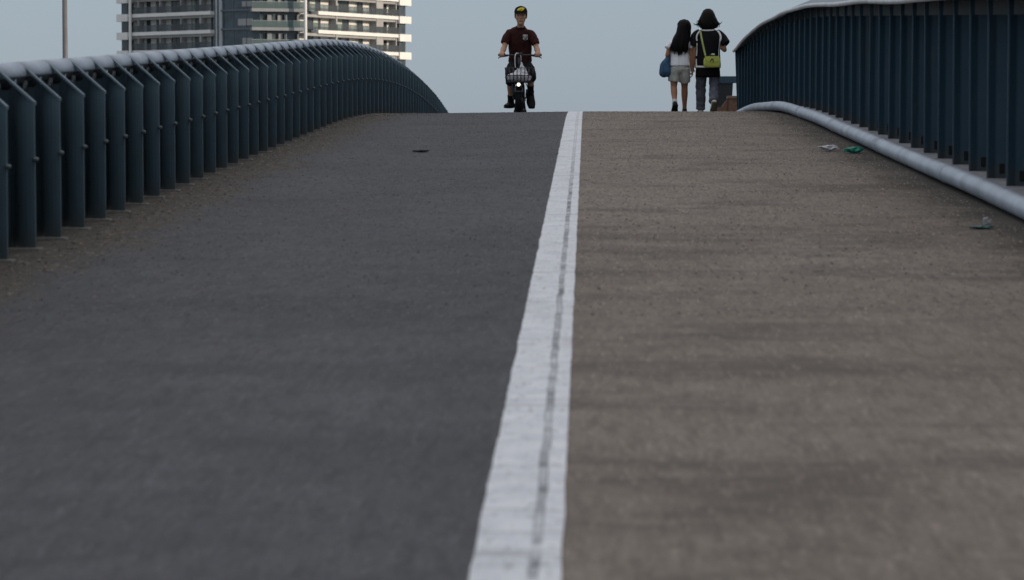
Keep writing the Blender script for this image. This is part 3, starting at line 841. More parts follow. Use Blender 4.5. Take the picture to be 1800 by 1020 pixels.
build('undershirt', fuse(bm, .009, 3, folds(.006, 12, 12, 5, 7)), mat('black_undershirt', (.006, .006, .007), .85), woman, True)
def trim(pts, w): build('piping', ribbon(jersey, pts, w), M_white, jersey, True)
trim([(-.135, 1.345), (-.07, 1.335), (0, 1.332), (.07, 1.338), (.14, 1.338)], .022)
trim([(.12, 1.342), (.16, 1.315), (.19, 1.262), (.197, 1.21), (.188, 1.17)], .03)
trim([(.187, 1.185), (.176, 1.06), (.172, .95), (.18, .82), (.185, .745)], .018)
trim([(-.12, 1.34), (-.165, 1.285), (-.187, 1.22), (-.178, 1.165)], .022)
trim([(-.178, 1.13), (-.182, 1.0), (-.19, .86), (-.185, .745)], .020)
trim([(-.188, .757), (-.1, .754), (0, .754), (.1, .757), (.186, .760)], .030)
# jeans
bm = bmesh.new()
loft(bm, [(0, 0, .80, .165, .12), (0, 0, .88, .172, .122), (0, 0, .96, .15, .11)], sub=2, n=22)
for h_, k_, a_ in LW:
    h_, k_, a_ = Vector(h_), Vector(k_), Vector(a_)
    loft(bm, [(*(h_+Vector((0, 0, .0))), .102, .108), (*h_.lerp(k_, .5), .098, .1), (*k_, .083, .084), (*k_.lerp(a_, .5), .079, .08), (*(a_+(k_-a_)*.02), .076, .082)], sub=4, n=20, cap=.1)
def jf(c):
    return folds(.009, 7, 7, 17, 4)(c)*(1.3 if c.z < .6 else .6)
M_jean = mat('grey_denim', (.115, .122, .150), .85, 0, .28, 10, .3, 160)
build('jeans', fuse(bm, .0085, 3, jf), M_jean, woman, True)
M_sneak = mat('cream_sneaker', (.55, .52, .45), .6, 0, .12, 20)
M_sole = mat('tan_rubber_sole', (.17, .15, .10), .8, 0, .25, 60, .5, 120)
shoe(woman, LW[0][2], (-.11, .37, .04), M_sneak, M_sole); shoe(woman, LW[1][2], (.075, -.155, .04), M_sneak, M_sole)
def end_w(d, rg):
    return (d.x*.150*rg.uniform(.82, 1.1), .015+d.y*.11, 1.380+rg.uniform(-.03, .035)+.03*abs(d.x)**3)
WISP = []
for q in range(4):
    j = lambda a=.012: random.uniform(-a, a)
    WISP.append([(-.10+j(), 0+j(), 1.50+j()), (-.145+j(), -.01, 1.435+j()), (-.18+j(), -.01, 1.430+j(.012)), (-.222+j(.02), -.01, 1.436+j(.015))])
    WISP.append([(.11+j(), 0+j(), 1.50+j()), (.150+j(), -.01, 1.44+j()), (.178+j(), -.01, 1.440+j(.012)), (.205+j(.02), -.01, 1.462+j(.02))])
locks('hair', woman, M_hair2, (0, .03, 1.56), (.088, .108, .108), 120, end_w, [(0, .025, 1.618, .096, .098), (0, .02, 1.585, .112, .112), (0, .012, 1.52, .126, .118), (0, .005, 1.45, .146, .112), (0, .0, 1.41, .147, .10), (0, .0, 1.39, .128, .085)], 5, .013, 110, (math.pi*.95, math.pi*2.05), 1.5, WISP)
# yellow-green shoulder bag and strap
M_lime = mat('lime_leather', (.45, .50, .085), .5, 0, .12, 12, .15, 60)
bagx, bagz = .055, .745
bag = tag(empty('shoulder_bag', base_w+Vector((bagx, -.165, bagz))), 'yellow green shoulder bag hanging behind the woman in the black jersey', 'bag')
bm = bmesh.new(); box(bm, -.125, .125, -.05, .05, .0, .165)
bmesh.ops.subdivide_edges(bm, edges=bm.edges[:], cuts=4, use_grid_fill=True)
for v in bm.verts:
    tz = v.co.z/.165
    v.co.x *= 1.0+.06*math.sin(tz*math.pi)-.10*max(0, tz-.6); v.co.y *= 1+.35*math.sin(tz*math.pi)-.45*max(0, tz-.55)
    v.co.z += .012*noise.noise(v.co*14)-.02*(v.co.x/.125)**2*(tz > .9)
b0 = build('pouch', bm, M_lime, bag, True)
sm = b0.modifiers.new('s', 'SUBSURF'); sm.levels = sm.render_levels = 2
bm = bmesh.new(); prism(bm, [(-.115, .17), (.115, .175), (.11, .10), (.04, .075), (-.06, .085), (-.115, .11)], -.074, -.062, 'y'); build('flap', bm, M_lime, bag)
bm = bmesh.new(); tube(bm, [(-.045, -.02, .155), (-.03, -.03, .195), (.01, -.035, .205), (.05, -.03, .18), (.06, -.02, .15)], .007, 8, 4); build('handle', bm, mat('dark_green_trim', (.06, .08, .03), .5), bag, True)
bm = bmesh.new(); box(bm, -.01, .045, -.05, -.03, .19, .215, bevel=.004); build('buckle', bm, mat('pale_metal', (.7, .68, .6), .3, .6), bag)
bm = bmesh.new(); tube(bm, [(-.03, -.078, .09), (.0, -.082, .13), (.02, -.08, .10), (.015, -.08, .075)], .006, 8, 4); build('tassel', bm, M_hole, bag, True)
sp = ribbon(jersey, [(-.13, 1.352), (-.115, 1.25), (-.085, 1.10), (-.06, .99), (-.045, .93)], .03, off=.009)
for v in sp.verts: v.co -= Vector((bagx, -.165, bagz))
build('strap', sp, mat('lime_strap', (.38, .42, .16), .55), bag, True)

# ---- girl in the white top ----
base_g = person(1193, wd, '')
bm = bmesh.new()
Pg = head(bm, (.075, .03, 1.385), 1, .93, .12)
loft(bm, [(.01, 0, 1.20, .046, .048), (.045, .012, 1.28, .042, .044), (.065, .02, 1.34, .045, .048)], sub=2)
loft(bm, [(0, 0, .70, .13, .09), (0, 0, .80, .14, .095), (0, 0, .92, .11, .08), (.0, 0, 1.07, .125, .085), (.005, 0, 1.15, .13, .07), (.01, 0, 1.21, .05, .05)], sub=3, n=20)
arm(bm, (-.138, 0, 1.125), (-.195, -.05, .94), (-.165, .15, .97), (.036, .036, .030, .022))
hand(bm, (-.165, .15, .97), (.3, .8, .3), (0, -.3, 1), .7, .85)
arm(bm, (.145, 0, 1.125), (.19, -.02, .92), (.205, .03, .69), (.036, .036, .030, .022))
hand(bm, (.205, .03, .69), (.05, .12, -1), (-.1, 1, .1), .4, .85)
LG = ((-.075, 0, .75), (-.085, .02, .43), (-.075, -.2, .155)), ((.08, 0, .75), (.09, .12, .42), (.095, .22, .06))
for h_, k_, a_ in LG: leg(bm, h_, k_, a_, (.083, .052, .052, .033))
foot(bm, LG[0][2], (-.085, -.105, .03)); foot(bm, LG[1][2], (.105, .36, .02))
girl = build('person', fuse(bm, .0065, 4), M_skin2, None, True, base_g)
tag(girl, 'girl with long black hair, white top and pale shorts walking beside the woman in black', 'person')
bm = bmesh.new()
loft(bm, [(0, 0, .775, .175, .125), (0, 0, .86, .160, .118), (0, 0, .98, .142, .105), (0, 0, 1.08, .142, .098), (.003, 0, 1.15, .14, .082), (.008, 0, 1.20, .085, .06), (.01, 0, 1.215, .062, .052)], sub=4, n=26, cap=.12)
loft(bm, [(-.10, 0, 1.145, .062, .06), (-.15, -.005, 1.10, .058, .062), (-.188, -.02, 1.05, .056, .062)], side=(-.5, 0, .8), sub=3, n=16, cap=.1)
loft(bm, [(.105, 0, 1.145, .062, .06), (.155, -.005, 1.105, .058, .062), (.185, -.01, 1.06, .056, .062)], side=(.5, 0, .8), sub=3, n=16, cap=.1)
build('top', fuse(bm, .0085, 4, folds(.011, 15, 15, 2.5, 3)), mat('white_cotton', (.78, .79, .82), .85, 0, .06, 10), girl, True)
bm = bmesh.new()
loft(bm, [(0, 0, .70, .145, .11), (0, 0, .76, .150, .112), (0, 0, .83, .125, .095)], sub=2, n=22)
for h_, k_, a_ in LG:
    h_, k_ = Vector(h_), Vector(k_); sx = 1 if h_.x > 0 else -1
    loft(bm, [(*h_, .095, .108), (*(h_.lerp(k_, .3)), .094, .106), (*(h_.lerp(k_, .70)+Vector((sx*.004, 0, 0))), .09, .10)], sub=3, n=20, cap=.08)
build('shorts', fuse(bm, .008, 3, folds(.007, 12, 12, 8, 5)), mat('pale_grey_denim', (.40, .41, .38), .85, 0, .22, 9, .25, 140), girl, True)
M_sock = mat('grey_white_sock', (.5, .5, .5), .9)
bm = bmesh.new(); a_ = Vector(LG[0][2]); k_ = Vector(LG[0][1]); loft(bm, [(*(a_-Vector((0, 0, .02))), .042, .044), (*a_.lerp(k_, .22), .043, .044)], sub=2); build('sock', bm, M_sock, girl, True)
bm = bmesh.new(); a_ = Vector(LG[1][2]); k_ = Vector(LG[1][1]); loft(bm, [(*(a_-Vector((0, 0, .02))), .042, .044), (*a_.lerp(k_, .02), .043, .044)], sub=2); build('sock', bm, M_sock, girl, True)
M_bshoe = mat('black_shoe', (.012, .012, .013), .5, 0, .2)
shoe(girl, LG[0][2], (-.085, -.11, .04), M_bshoe, M_bshoe, .047); shoe(girl, LG[1][2], (.105, .34, .03), M_bshoe, M_bshoe, .047)
def end_g(d, rg):
    return (-.01+d.x*.135+rg.uniform(-.01, .01), -.085+d.y*.05, .98+rg.uniform(-.055, .06)+abs(d.x)*.05)
locks('hair', girl, M_hair, (.075, .03, 1.412), (.089, .105, .105), 120, end_g, [(.07, .02, 1.46, .06, .08), (.068, .01, 1.40, .098, .105), (.045, -.02, 1.28, .102, .085), (.02, -.06, 1.17, .122, .062), (.0, -.085, 1.06, .135, .045), (-.005, -.09, 1.01, .11, .03)], 9, .013, 40, (math.pi*.98, math.pi*2.02))
# blue tote on her bent arm
M_denim = mat('blue_denim_bag', (.045, .10, .17), .8, 0, .4, 7, .35, 90)
tote = tag(empty('tote_bag', base_g+Vector((-.215, .02, .62))), 'slouchy blue denim tote bag hanging from the left arm of the girl in white', 'bag')
bm = bmesh.new()
loft(bm, [(.0, 0, .0, .085, .13), (-.005, 0, .06, .105, .16), (.005, 0, .16, .088, .15), (.03, 0, .25, .055, .12), (.045, 0, .30, .03, .10)], sub=4, n=22, cap=.3)
build('pouch', fuse(bm, .008, 3, folds(.012, 9, 9, 7, 8)), M_denim, tote, True)
for yy in (-.05, .05):
    bm = bmesh.new(); tube(bm, [(.045, yy, .29), (.03, yy*.6, .34), (.02, yy*.3, .375), (.06, yy*.5, .33), (.06, yy, .29)], .008, 8, 4); build('strap', bm, M_denim, tote, True)

# ------------------------------------------------------------------ bicycle and rider (both face the camera, -Y)
bd = 39.0
s_b = F/bd
base_b = person(912, bd, '')
bike = tag(empty('bicycle', base_b), 'small black fat tyred electric bicycle with wire front basket and lit headlamp', 'bicycle')
M_tyre = mat('tyre_rubber', (.012, .012, .013), .75, 0, .2, 40, .3, 90)
M_bk = mat('black_bike_paint', (.012, .012, .014), .35, 0, .2)
M_alu = mat('brushed_alloy', (.35, .36, .38), .35, .8, .1)
M_wh = mat('pale_cable', (.6, .6, .6), .4)
def wheel(name, yc):
    w_ = empty(name, (0, yc, .195)); w_.parent = bike
    bm = bmesh.new(); torus(bm, (0, 0, 0), .147, .048, .048, n=44, k=14)
    for i in range(44):       # tread blocks
        a = 2*math.pi*i/44
        for sx in (-1, 1):
            Mx = Matrix.Rotation(a, 4, 'X')
            box(bm, sx*.018-.012, sx*.018+.012, -.008, .008, .188, .196, Mx)
    build('tyre', bm, M_tyre, w_, True)
    bm = bmesh.new(); torus(bm, (0, 0, 0), .10, .03, .012, n=40, k=8); cyl(bm, (-.05, 0, 0), (.05, 0, 0), .035, 16)
    for i in range(10):
        a = 2*math.pi*i/10; cyl(bm, (.02*(-1)**i, .03*math.cos(a), .03*math.sin(a)), (0, .098*math.cos(a), .098*math.sin(a)), .005, 6)
    build('rim', bm, M_alu, w_, True)
    return w_
wheel('front_wheel', .2); wheel('rear_wheel', 1.15)
bm = bmesh.new()
for sx in (-1, 1): tube(bm, [(sx*.068, .2, .195), (sx*.07, .23, .40), (sx*.05, .25, .44)], .013, 10, 2)
box(bm, -.075, .075, .235, .275, .425, .455, bevel=.008); cyl(bm, (0, .255, .44), (0, .30, .62), .022)
build('fork', bm, M_bk, bike, True)
bm = bmesh.new()
for rr_, yy, a0, a1 in ((.215, .2, -5, 150), (.215, 1.15, 20, 170)):
    bm = bmesh.new(); prev = None
    for i in range(19):
        a = R(a0+(a1-a0)*i/18); row = []
        for j in range(7):
            t = -1+2*j/6; q = rr_-.02*t*t
            row.append(bm.verts.new((.062*t, yy+q*math.cos(a), .195+q*math.sin(a))))
        if prev:
            for j in range(6): bm.faces.new((prev[j], prev[j+1], row[j+1], row[j]))
        prev = row
    fd = build('mudguard', bm, M_bk, bike, True); sm = fd.modifiers.new('s', 'SOLIDIFY'); sm.thickness = .004
bm = bmesh.new()
tube(bm, [(0, .275, .52), (0, .42, .33), (0, .62, .26), (0, .78, .27)], .035, 14, 3)
tube(bm, [(0, .76, .25), (0, .84, .66)], .022, 12)
for sx in (-1, 1):
    tube(bm, [(sx*.03, .74, .25), (sx*.068, 1.15, .195)], .012, 8); tube(bm, [(sx*.02, .82, .5), (sx*.068, 1.15, .195)], .01, 8)
box(bm, -.06, .06, .48, .74, .20, .34, bevel=.02)
build('frame', bm, M_bk, bike, True)
bm = bmesh.new(); loft(bm, [(0, .66, .70, .03, .025), (0, .76, .705, .06, .035), (0, .88, .71, .11, .045), (0, .96, .71, .10, .04)], sub=4, n=18); build('saddle', bm, M_bk, bike, True)
# handlebar
bm = bmesh.new(); tube(bm, [(0, .285, .6), (0, .31, .86)], .018, 12)
tube(bm, [(-.305, .36, .865), (-.16, .33, .862), (-.05, .31, .86), (.05, .31, .86), (.16, .33, .862), (.325, .36, .865)], .013, 10, 4)
box(bm, -.05, .05, .285, .335, .845, .90, bevel=.008)
hb = build('handlebar', bm, M_bk, bike, True)
GRIP = {-1: Vector((-.262, .35, .865)), 1: Vector((.280, .35, .865))}
for sx in (-1, 1):
    g0 = GRIP[sx]
    bm = bmesh.new(); cyl(bm, g0+Vector((-.055, -sx*-.006, 0)), g0+Vector((.055, sx*.008, 0)), .019, 14); build('grip', bm, M_tyre, hb, True)
    bm = bmesh.new(); tube(bm, [(g0.x-sx*.09, .33, .85), (g0.x-sx*.05, .30, .842), (g0.x+sx*.02, .29, .832), (g0.x+sx*.055, .295, .815)], .007, 8, 3); build('brake_lever', bm, M_bk, hb, True)
bm = bmesh.new(); tube(bm, [(-.015, .29, .885), (-.045, .26, .885), (-.062, .24, .83), (-.062, .25, .75), (-.055, .26, .66)], .0085, 8, 4); build('cable', bm, M_wh, bike, True)
bm = bmesh.new(); tube(bm, [(.02, .28, .86), (.03, .24, .80), (.025, .25, .70), (.02, .26, .60)], .006, 8, 4); build('cable', bm, mat('grey_cable', (.3, .3, .33), .4), bike, True)
bm = bmesh.new(); tube(bm, [(-.105, .24, .43), (-.10, .2, .36), (-.098, .2, .28), (-.085, .2, .2)], .006, 8, 3); tube(bm, [(-.10, .24, .385), (-.06, .24, .42)], .008, 8); build('cable', bm, mat('teal_cable', (.06, .11, .13), .4), bike, True)
bm = bmesh.new(); tube(bm, [(.10, .22, .44), (.125, .2, .38), (.13, .2, .33), (.1, .2, .28), (.12, .2, .2)], .006, 8, 4); build('cable', bm, M_bk, bike, True)
# basket: wires
bm = bmesh.new(); wr_ = .0065
bx0, bx1, by0, by1 = -.19, .20, -.04, .22; bz0, bz1 = .455, .665
tp, bt = 1.06, .94
def cn(x, y, k): 
    f = bt+(tp-bt)*k; return ((x-.005)*f+.005, (y-.09)*f+.09, bz0+(bz1-bz0)*k)
for k, r_ in ((0, .011), (.45, wr_), (1, .0045)):
    c4 = [cn(bx0, by0, k), cn(bx1, by0, k), cn(bx1, by1, k), cn(bx0, by1, k), cn(bx0, by0, k)]
    for a, b in zip(c4, c4[1:]): cyl(bm, a, b, r_, 8)
for i in range(8):
    x = bx0+(bx1-bx0)*i/7
    for y in (by0, by1): cyl(bm, cn(x, y, 0), cn(x, y, 1.0), wr_, 6)
    cyl(bm, cn(x, by0, 0), cn(x, by1, 0), wr_, 6)
for i in range(5):
    y = by0+(by1-by0)*i/4
    for x in (bx0, bx1): cyl(bm, cn(x, y, 0), cn(x, y, 1.), wr_, 6)
    cyl(bm, cn(bx0, y, 0), cn(bx1, y, 0), wr_, 6)
build('basket', bm, M_bk, bike, True)
bm = bmesh.new(); ball(bm, (0, .0, .415), (.034, .04, .034)); cyl(bm, (0, 0, .415), (0, .22, .44), .012, 10); hl = build('headlight', bm, M_bk, bike, True)
ML = bpy.data.materials.new('lit_lens'); ML.use_nodes = True
eb = ML.node_tree.nodes['Principled BSDF']; eb.inputs['Emission Color'].default_value = (1, .93, .78, 1); eb.inputs['Emission Strength'].default_value = 2.2
bm = bmesh.new(); ball(bm, (0, -.026, .415), (.026, .02, .026)); build('lens', bm, ML, hl, True)
# crank, pedals, stand
bm = bmesh.new(); cyl(bm, (-.09, .62, .22), (.09, .62, .22), .018, 12); tube(bm, [(-.095, .62, .22), (-.10, .58, .085)], .011, 8); tube(bm, [(.095, .62, .22), (.10, .66, .355)], .011, 8)
cyl(bm, (.05, .62, .22), (.058, .62, .22), .07, 24); build('crank', bm, M_alu, bike, True)
for x, y, z in ((-.155, .575, .085), (.155, .66, .35)):
    bm = bmesh.new(); box(bm, x-.05, x+.05, y-.04, y+.04, z-.012, z+.012, bevel=.004); build('pedal', bm, M_bk, bike)
bm = bmesh.new(); tube(bm, [(-.06, .7, .2), (-.07, .74, .06), (-.08, .76, .03)], .015, 8, 2); tube(bm, [(.06, .7, .2), (.075, .74, .06), (.085, .76, .03)], .015, 8, 2); box(bm, -.095, .10, .72, .80, .010, .05, bevel=.01); build('kickstand', bm, M_bk, bike, True)
# plastic bag in the basket
M_bag = mat('white_plastic_bag', (.60, .60, .63), .4, 0, .1, 14)
bm = bmesh.new(); ball(bm, (.0, .09, .525), (.186, .12, .066), u=40, v=26); box(bm, -.165, .175, 0, .18, .47, .56, bevel=.03)
loft(bm, [(.05, .09, .54, .10, .06), (.055, .09, .62, .062, .03), (.045, .09, .69, .028, .018), (.040, .09, .745, .012, .01)], sub=4, n=18)
loft(bm, [(-.03, .09, .55, .06, .05), (-.02, .09, .61, .035, .03), (-.01, .09, .645, .015, .01)], sub=3, n=14)
bf = fuse(bm, .007, 2, lambda c: .011*noise.noise(c*22)+.009*abs(noise.noise(c*11+Vector((4, 0, 0)))))
tag(build('plastic_bag', bf, M_bag, None, False, base_b), 'knotted white plastic bag lying in the wire basket of the bicycle', 'bag')

# ---- rider ----
bm = bmesh.new()
HC = (.018, .53, 1.452)
Pm = head(bm, HC, -1, 1.07)
loft(bm, [(.008, .63, 1.25, .062, .062), (.012, .595, 1.32, .054, .056), (.016, .56, 1.38, .052, .058)], sub=2)
loft(bm, [(0, .78, .70, .15, .11), (0, .76, .80, .15, .105), (0, .71, .98, .14, .095), (0, .66, 1.14, .15, .09), (.004, .635, 1.225, .14, .07), (.008, .62, 1.285, .06, .055)], sub=3, n=20)
AM = {-1: ((-.172, .64, 1.20), (-.232, .56, .99), (-.262, .40, .90)), 1: ((.178, .64, 1.20), (.252, .56, .985), (.280, .40, .90))}
for sx in (-1, 1):
    arm(bm, *AM[sx], (.046, .045, .040, .031))
    g0 = GRIP[sx]; w0 = Vector(AM[sx][2])
    # hand closed round the grip: palm over the top, fingers wrap the front and under
    f = (g0+Vector((0, -.005, .026))-w0).normalized()
    e = g0+Vector((0, -.012, .030))
    loft(bm, [(*w0, .030, .022), (*w0.lerp(e, .55), .040, .019), (*e, .041, .016)], side=(1, 0, 0), sub=2, n=12)
    for i, o in enumerate((.031, .011, -.010, -.030)):
        x = g0.x-sx*o; l = (1, 1.06, 1.02, .9)[i]
        loft(bm, [(x, g0.y-.006, g0.z+.031, .0105, .0105), (x, g0.y-.031*l, g0.z+.016, .0105, .0105), (x, g0.y-.030*l, g0.z-.014, .010, .010), (x, g0.y-.010, g0.z-.029*l, .0088, .0088)], side=(1, 0, 0), sub=3, n=8)
    loft(bm, [(*(w0.lerp(e, .45)-Vector((sx*.035, 0, .005))), .015, .014), (g0.x-sx*.048, g0.y+.012, g0.z-.004, .0125, .0125), (g0.x-sx*.040, g0.y-.022, g0.z-.020, .010, .010)], sub=2, n=8)
LM = {-1: ((-.085, .75, .70), (-.125, .36, .52), (-.135, .55, .155)), 1: ((.09, .75, .70), (.165, .38, .56), (.165, .60, .40))}
for sx in (-1, 1): leg(bm, *LM[sx], (.092, .062, .060, .038))
TOE = {-1: (-.185, .44, .115), 1: (.18, .545, .20)}
# right foot hangs from the raised pedal, toes down
LM[1] = ((.09, .75, .70), (.165, .38, .56), (.168, .55, .31)); TOE[1] = (.185, .49, .115)
bm2 = bm
rider_bm = bm
foot(rider_bm, LM[-1][2], TOE[-1]); foot(rider_bm, LM[1][2], TOE[1])
leg(rider_bm, *LM[1], (.092, .062, .058, .038))
man = build('person', fuse(rider_bm, .0065, 3), M_skin, None, True, base_b)
tag(man, 'man in maroon t-shirt, black shorts and black cap riding the bicycle towards the camera', 'person')
# t-shirt
bm = bmesh.new()
loft(bm, [(0, .775, .765, .178, .135), (0, .765, .85, .176, .132), (0, .72, .98, .176, .125), (0, .675, 1.1, .182, .122), (.002, .65, 1.19, .186, .112), (.004, .64, 1.24, .165, .095), (.006, .632, 1.275, .118, .08), (.008, .625, 1.30, .080, .070)], sub=4, n=28, cap=.12)
for sx in (-1, 1):
    e = (-.222, .585, 1.05) if sx < 0 else (.240, .585, 1.03)
    loft(bm, [(sx*.10, .645, 1.20, .070, .082), (sx*.165, .635, 1.185, .070, .080), (sx*.200, .61, 1.12, .064, .076), (*e, .061, .072)], side=(sx*.6, 0, .7), sub=4, n=18, cap=.08)
def mf(c):
    f1 = .011*noise.noise(Vector((c.x*13+c.z*6, c.y*5, c.z*5)))+.006*noise.noise(Vector((c.x*22-c.z*12, 3, c.z*12)))
    return f1
M_mar = mat('maroon_cotton', (.046, .0155, .0145), .85, 0, .25, 8, .2, 180)
shirt = build('t_shirt', fuse(bm, .0085, 3, mf), M_mar, man, True)
# chest print: white square with a dark device
prn = build('chest_print', ribbon(shirt, [(.085, 1.105), (.085, 1.178)], .072, (0, 1, 0), .004), mat('white_print', (.62, .62, .62), .7), shirt)
for pts, w_ in (([(.065, 1.161), (.062, 1.141), (.07, 1.125)], .009), ([(.10, 1.165), (.112, 1.145), (.108, 1.131), (.095, 1.127)], .009), ([(.07, 1.117), (.09, 1.114), (.103, 1.119)], .010), ([(.078, 1.151), (.088, 1.137)], .008)):
    build('print_mark', ribbon(shirt, pts, w_, (0, 1, 0), .0075), M_dark, prn)
build('print_line', ribbon(shirt, [(.06, 1.092), (.11, 1.094)], .006, (0, 1, 0), .003), mat('faint_print', (.12, .11, .11), .8), shirt)
# collar
bm = bmesh.new(); torus(bm, (0, 0, 0), .066, .012, .012, n=30, k=8)
bmesh.ops.transform(bm, matrix=Matrix.Translation((.010, .612, 1.292)) @ Matrix.Rotation(R(20), 4, 'X') @ Matrix.Rotation(R(90), 4, 'Y'), verts=bm.verts)
build('collar', bm, mat('maroon_rib', (.028, .010, .011), .9), shirt, True)
# shorts
bm = bmesh.new()
loft(bm, [(0, .76, .66, .17, .13), (0, .77, .74, .175, .13), (0, .765, .83, .16, .12)], sub=2, n=22)
for sx in (-1, 1):
    h_, k_, a_ = [Vector(v) for v in LM[sx]]
    loft(bm, [(*h_, .11, .11), (*h_.lerp(k_, .5), .112, .102), (*h_.lerp(k_, .92), .092, .085), (*(k_+Vector((0, .0, -.02))), .086, .08), (*k_.lerp(a_, .2), .080, .08)], sub=4, n=20, cap=.1)
M_sh = mat('black_shorts', (.011, .011, .013), .85, 0, .3, 10, .2, 150)
build('shorts', fuse(bm, .0085, 3, folds(.010, 10, 10, 10, 6)), M_sh, man, True)
M_bsock = mat('black_sock', (.010, .010, .012), .9)
for sx, fr in ((-1, .30), (1, .45)):
    h_, k_, a_ = [Vector(v) for v in LM[sx]]
    bm = bmesh.new(); loft(bm, [(*(a_-Vector((0, 0, .02))), .046, .046), (*a_.lerp(k_, fr*.5), .047, .047), (*a_.lerp(k_, fr), .052, .052)], sub=3); build('sock', bm, M_bsock, man, True)
    shoe(man, a_, TOE[sx], M_bshoe, M_bshoe, .058, .026)
# face
for sx in (-1, 1):
    bm = bmesh.new(); ball(bm, Pm(sx*.033, -.082, .012), (.014, .007, .006), u=10, v=6); build('eye', bm, M_dark, man, True)
    bm = bmesh.new(); tube(bm, [tuple(Pm(sx*.016, -.098, .030)), tuple(Pm(sx*.035, -.094, .034)), tuple(Pm(sx*.054, -.082, .028))], .0045, 6, 2); build('eyebrow', bm, M_dark, man, True)
bm = bmesh.new(); loft(bm, [(*Pm(-.024, -.085, -.067), .004, .004), (*Pm(0, -.101, -.065), .0075, .006), (*Pm(.024, -.085, -.067), .004, .004)], side=(0, 0, 1), sub=3, n=8); build('mouth', bm, M_lipc, man, True)
bm = bmesh.new()
hcp = Vector(HC)
for i in range(70):
    a = random.uniform(R(-20), R(200)); dd = Vector((math.cos(a)*.084, math.sin(a)*.10+.014, 0))
    loft(bm, [(*(hcp+dd+Vector((0, 0, .06))), .012, .01), (*(hcp+dd*1.02+Vector((0, 0, .02))), .012, .01), (*(hcp+dd*.96+Vector((0, 0, random.uniform(-.03, -.0)))), .006, .005)], n=7, sub=2)
build('hair', bm, M_hair, man, True)
# cap
M_capc = mat('black_cap', (.010, .010, .011), .8, 0, .2, 30, .2, 150)
bm = bmesh.new()
loft(bm, [(*(hcp+Vector((0, .008, .052))), .099, .118), (*(hcp+Vector((0, .010, .078))), .098, .117), (*(hcp+Vector((0, .014, .118))), .083, .099), (*(hcp+Vector((0, .018, .140))), .047, .058)], side=(1, 0, 0), sub=4, n=28, cap=.2)
cap = build('cap', bm, M_capc, man, True)
bm = bmesh.new(); rows = []
for i in range(9):
    t = i/8; row = []
    for j in range(15):
        a = R(200+140*j/14); x = .099*math.cos(a); y0_ = .008+.118*math.sin(a)
        row.append(bm.verts.new(hcp+Vector((x*(1-.08*t), y0_-.066*t*(.35+.65*abs(math.sin(a))),   .060-.012*t-.012*(x/.09)**2*t-.006))))
    rows.append(row)
for i in range(8):
    for j in range(14): bm.faces.new((rows[i][j], rows[i][j+1], rows[i+1][j+1], rows[i+1][j]))
br = build('brim', bm, M_capc, cap, True); sm = br.modifiers.new('s', 'SOLIDIFY'); sm.thickness = .006
em = ribbon(cap, [(hcp.x-.052, hcp.z+.083), (hcp.x-.03, hcp.z+.094), (hcp.x, hcp.z+.099), (hcp.x+.03, hcp.z+.098), (hcp.x+.044, hcp.z+.09)], .05, (0, 1, 0), .004, taper=lambda t: .25+.9*math.sin(min(1, t*1.15)*math.pi*.62))
emb = build('cap_emblem', em, mat('yellow_embroidery', (.60, .47, .02), .7, 0, .1), cap, True)
build('emblem_line', ribbon(cap, [(hcp.x-.01, hcp.z+.086), (hcp.x+.012, hcp.z+.098), (hcp.x+.024, hcp.z+.094)], .006, (0, 1, 0), .0065), mat('dark_yellow_thread', (.30, .22, .01), .8), emb)

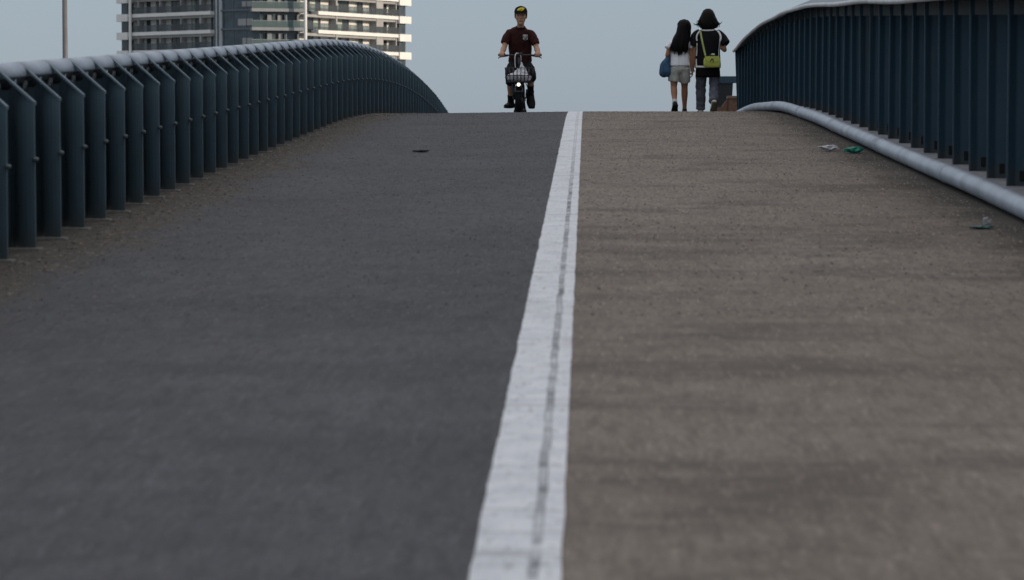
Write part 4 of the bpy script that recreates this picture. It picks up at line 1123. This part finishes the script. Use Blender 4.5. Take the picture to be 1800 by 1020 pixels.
# ------------------------------------------------------------------ light, sky, camera
SUN = Vector((.95, -.30, math.tan(R(19)))).normalized()
el = math.asin(SUN.z); az = math.atan2(SUN.x, SUN.y)
ld = bpy.data.lights.new('sun', 'SUN'); ld.energy = 4.0; ld.angle = R(.5); ld.color = (1, .83, .62)
lo_ = bpy.data.objects.new('sun', ld); lo_.rotation_euler = (-SUN).to_track_quat('-Z', 'Y').to_euler(); link(lo_)
w_ = bpy.data.worlds.new('World'); S.world = w_; w_.use_nodes = True
nt = w_.node_tree; bg = nt.nodes['Background']
sk = nt.nodes.new('ShaderNodeTexSky'); sk.sky_type = 'NISHITA'; sk.sun_disc = False
sk.sun_elevation = el; sk.sun_rotation = az; sk.air_density = 1.0; sk.dust_density = .6; sk.ozone_density = 2.0
# thin high cloud: an even blue-grey veil over the clear sky, brighter overhead
wtc = nt.nodes.new('ShaderNodeTexCoord'); wx = nt.nodes.new('ShaderNodeSeparateXYZ'); nt.links.new(wtc.outputs['Generated'], wx.inputs[0])
wv = nt.nodes.new('ShaderNodeMix'); wv.data_type = 'RGBA'; wv.clamp_result = False; wv.clamp_factor = True
nt.links.new(wx.outputs[2], wv.inputs[0]); wv.inputs[6].default_value = (*VEIL_LOW, 1); wv.inputs[7].default_value = (*VEIL_TOP, 1)
wmix = nt.nodes.new('ShaderNodeMix'); wmix.data_type = 'RGBA'; wmix.clamp_result = False; wmix.inputs[0].default_value = .8
nt.links.new(sk.outputs[0], wmix.inputs[6]); nt.links.new(wv.outputs[2], wmix.inputs[7])
nt.links.new(wmix.outputs[2], bg.inputs['Color']); bg.inputs['Strength'].default_value = .1
cd = bpy.data.cameras.new('camera'); cam = bpy.data.objects.new('camera', cd); link(cam)
cd.sensor_width = 36; cd.lens = F/1800*36; cd.clip_end = 9000; cd.clip_start = .05
pit = math.atan((510-VY)/F); yaw = math.atan((VX-900)/F*math.cos(pit))
cam.rotation_euler = (R(90)-pit, 0, yaw)
cd.dof.use_dof = True; cd.dof.focus_distance = 38.; cd.dof.aperture_fstop = 4.8
for n_ in ('black_jersey', 'black_undershirt', 'white_trim', 'grey_denim', 'white_cotton', 'pale_grey_denim', 'blue_denim_bag', 'maroon_cotton', 'maroon_rib', 'black_shorts', 'black_sock', 'black_cap', 'black_shoe', 'skin', 'tanned_skin', 'tyre_rubber', 'black_hair', 'dark_brown_hair'):
    bpy.data.materials[n_].node_tree.nodes['Principled BSDF'].inputs['Specular IOR Level'].default_value = .12
S.camera = cam
S.view_settings.view_transform = 'Standard'; S.view_settings.look = 'None'; S.view_settings.exposure = 0; S.view_settings.gamma = 1
S.render.engine = 'CYCLES'
S.cycles.use_denoising = True
S.cycles.max_bounces = 6
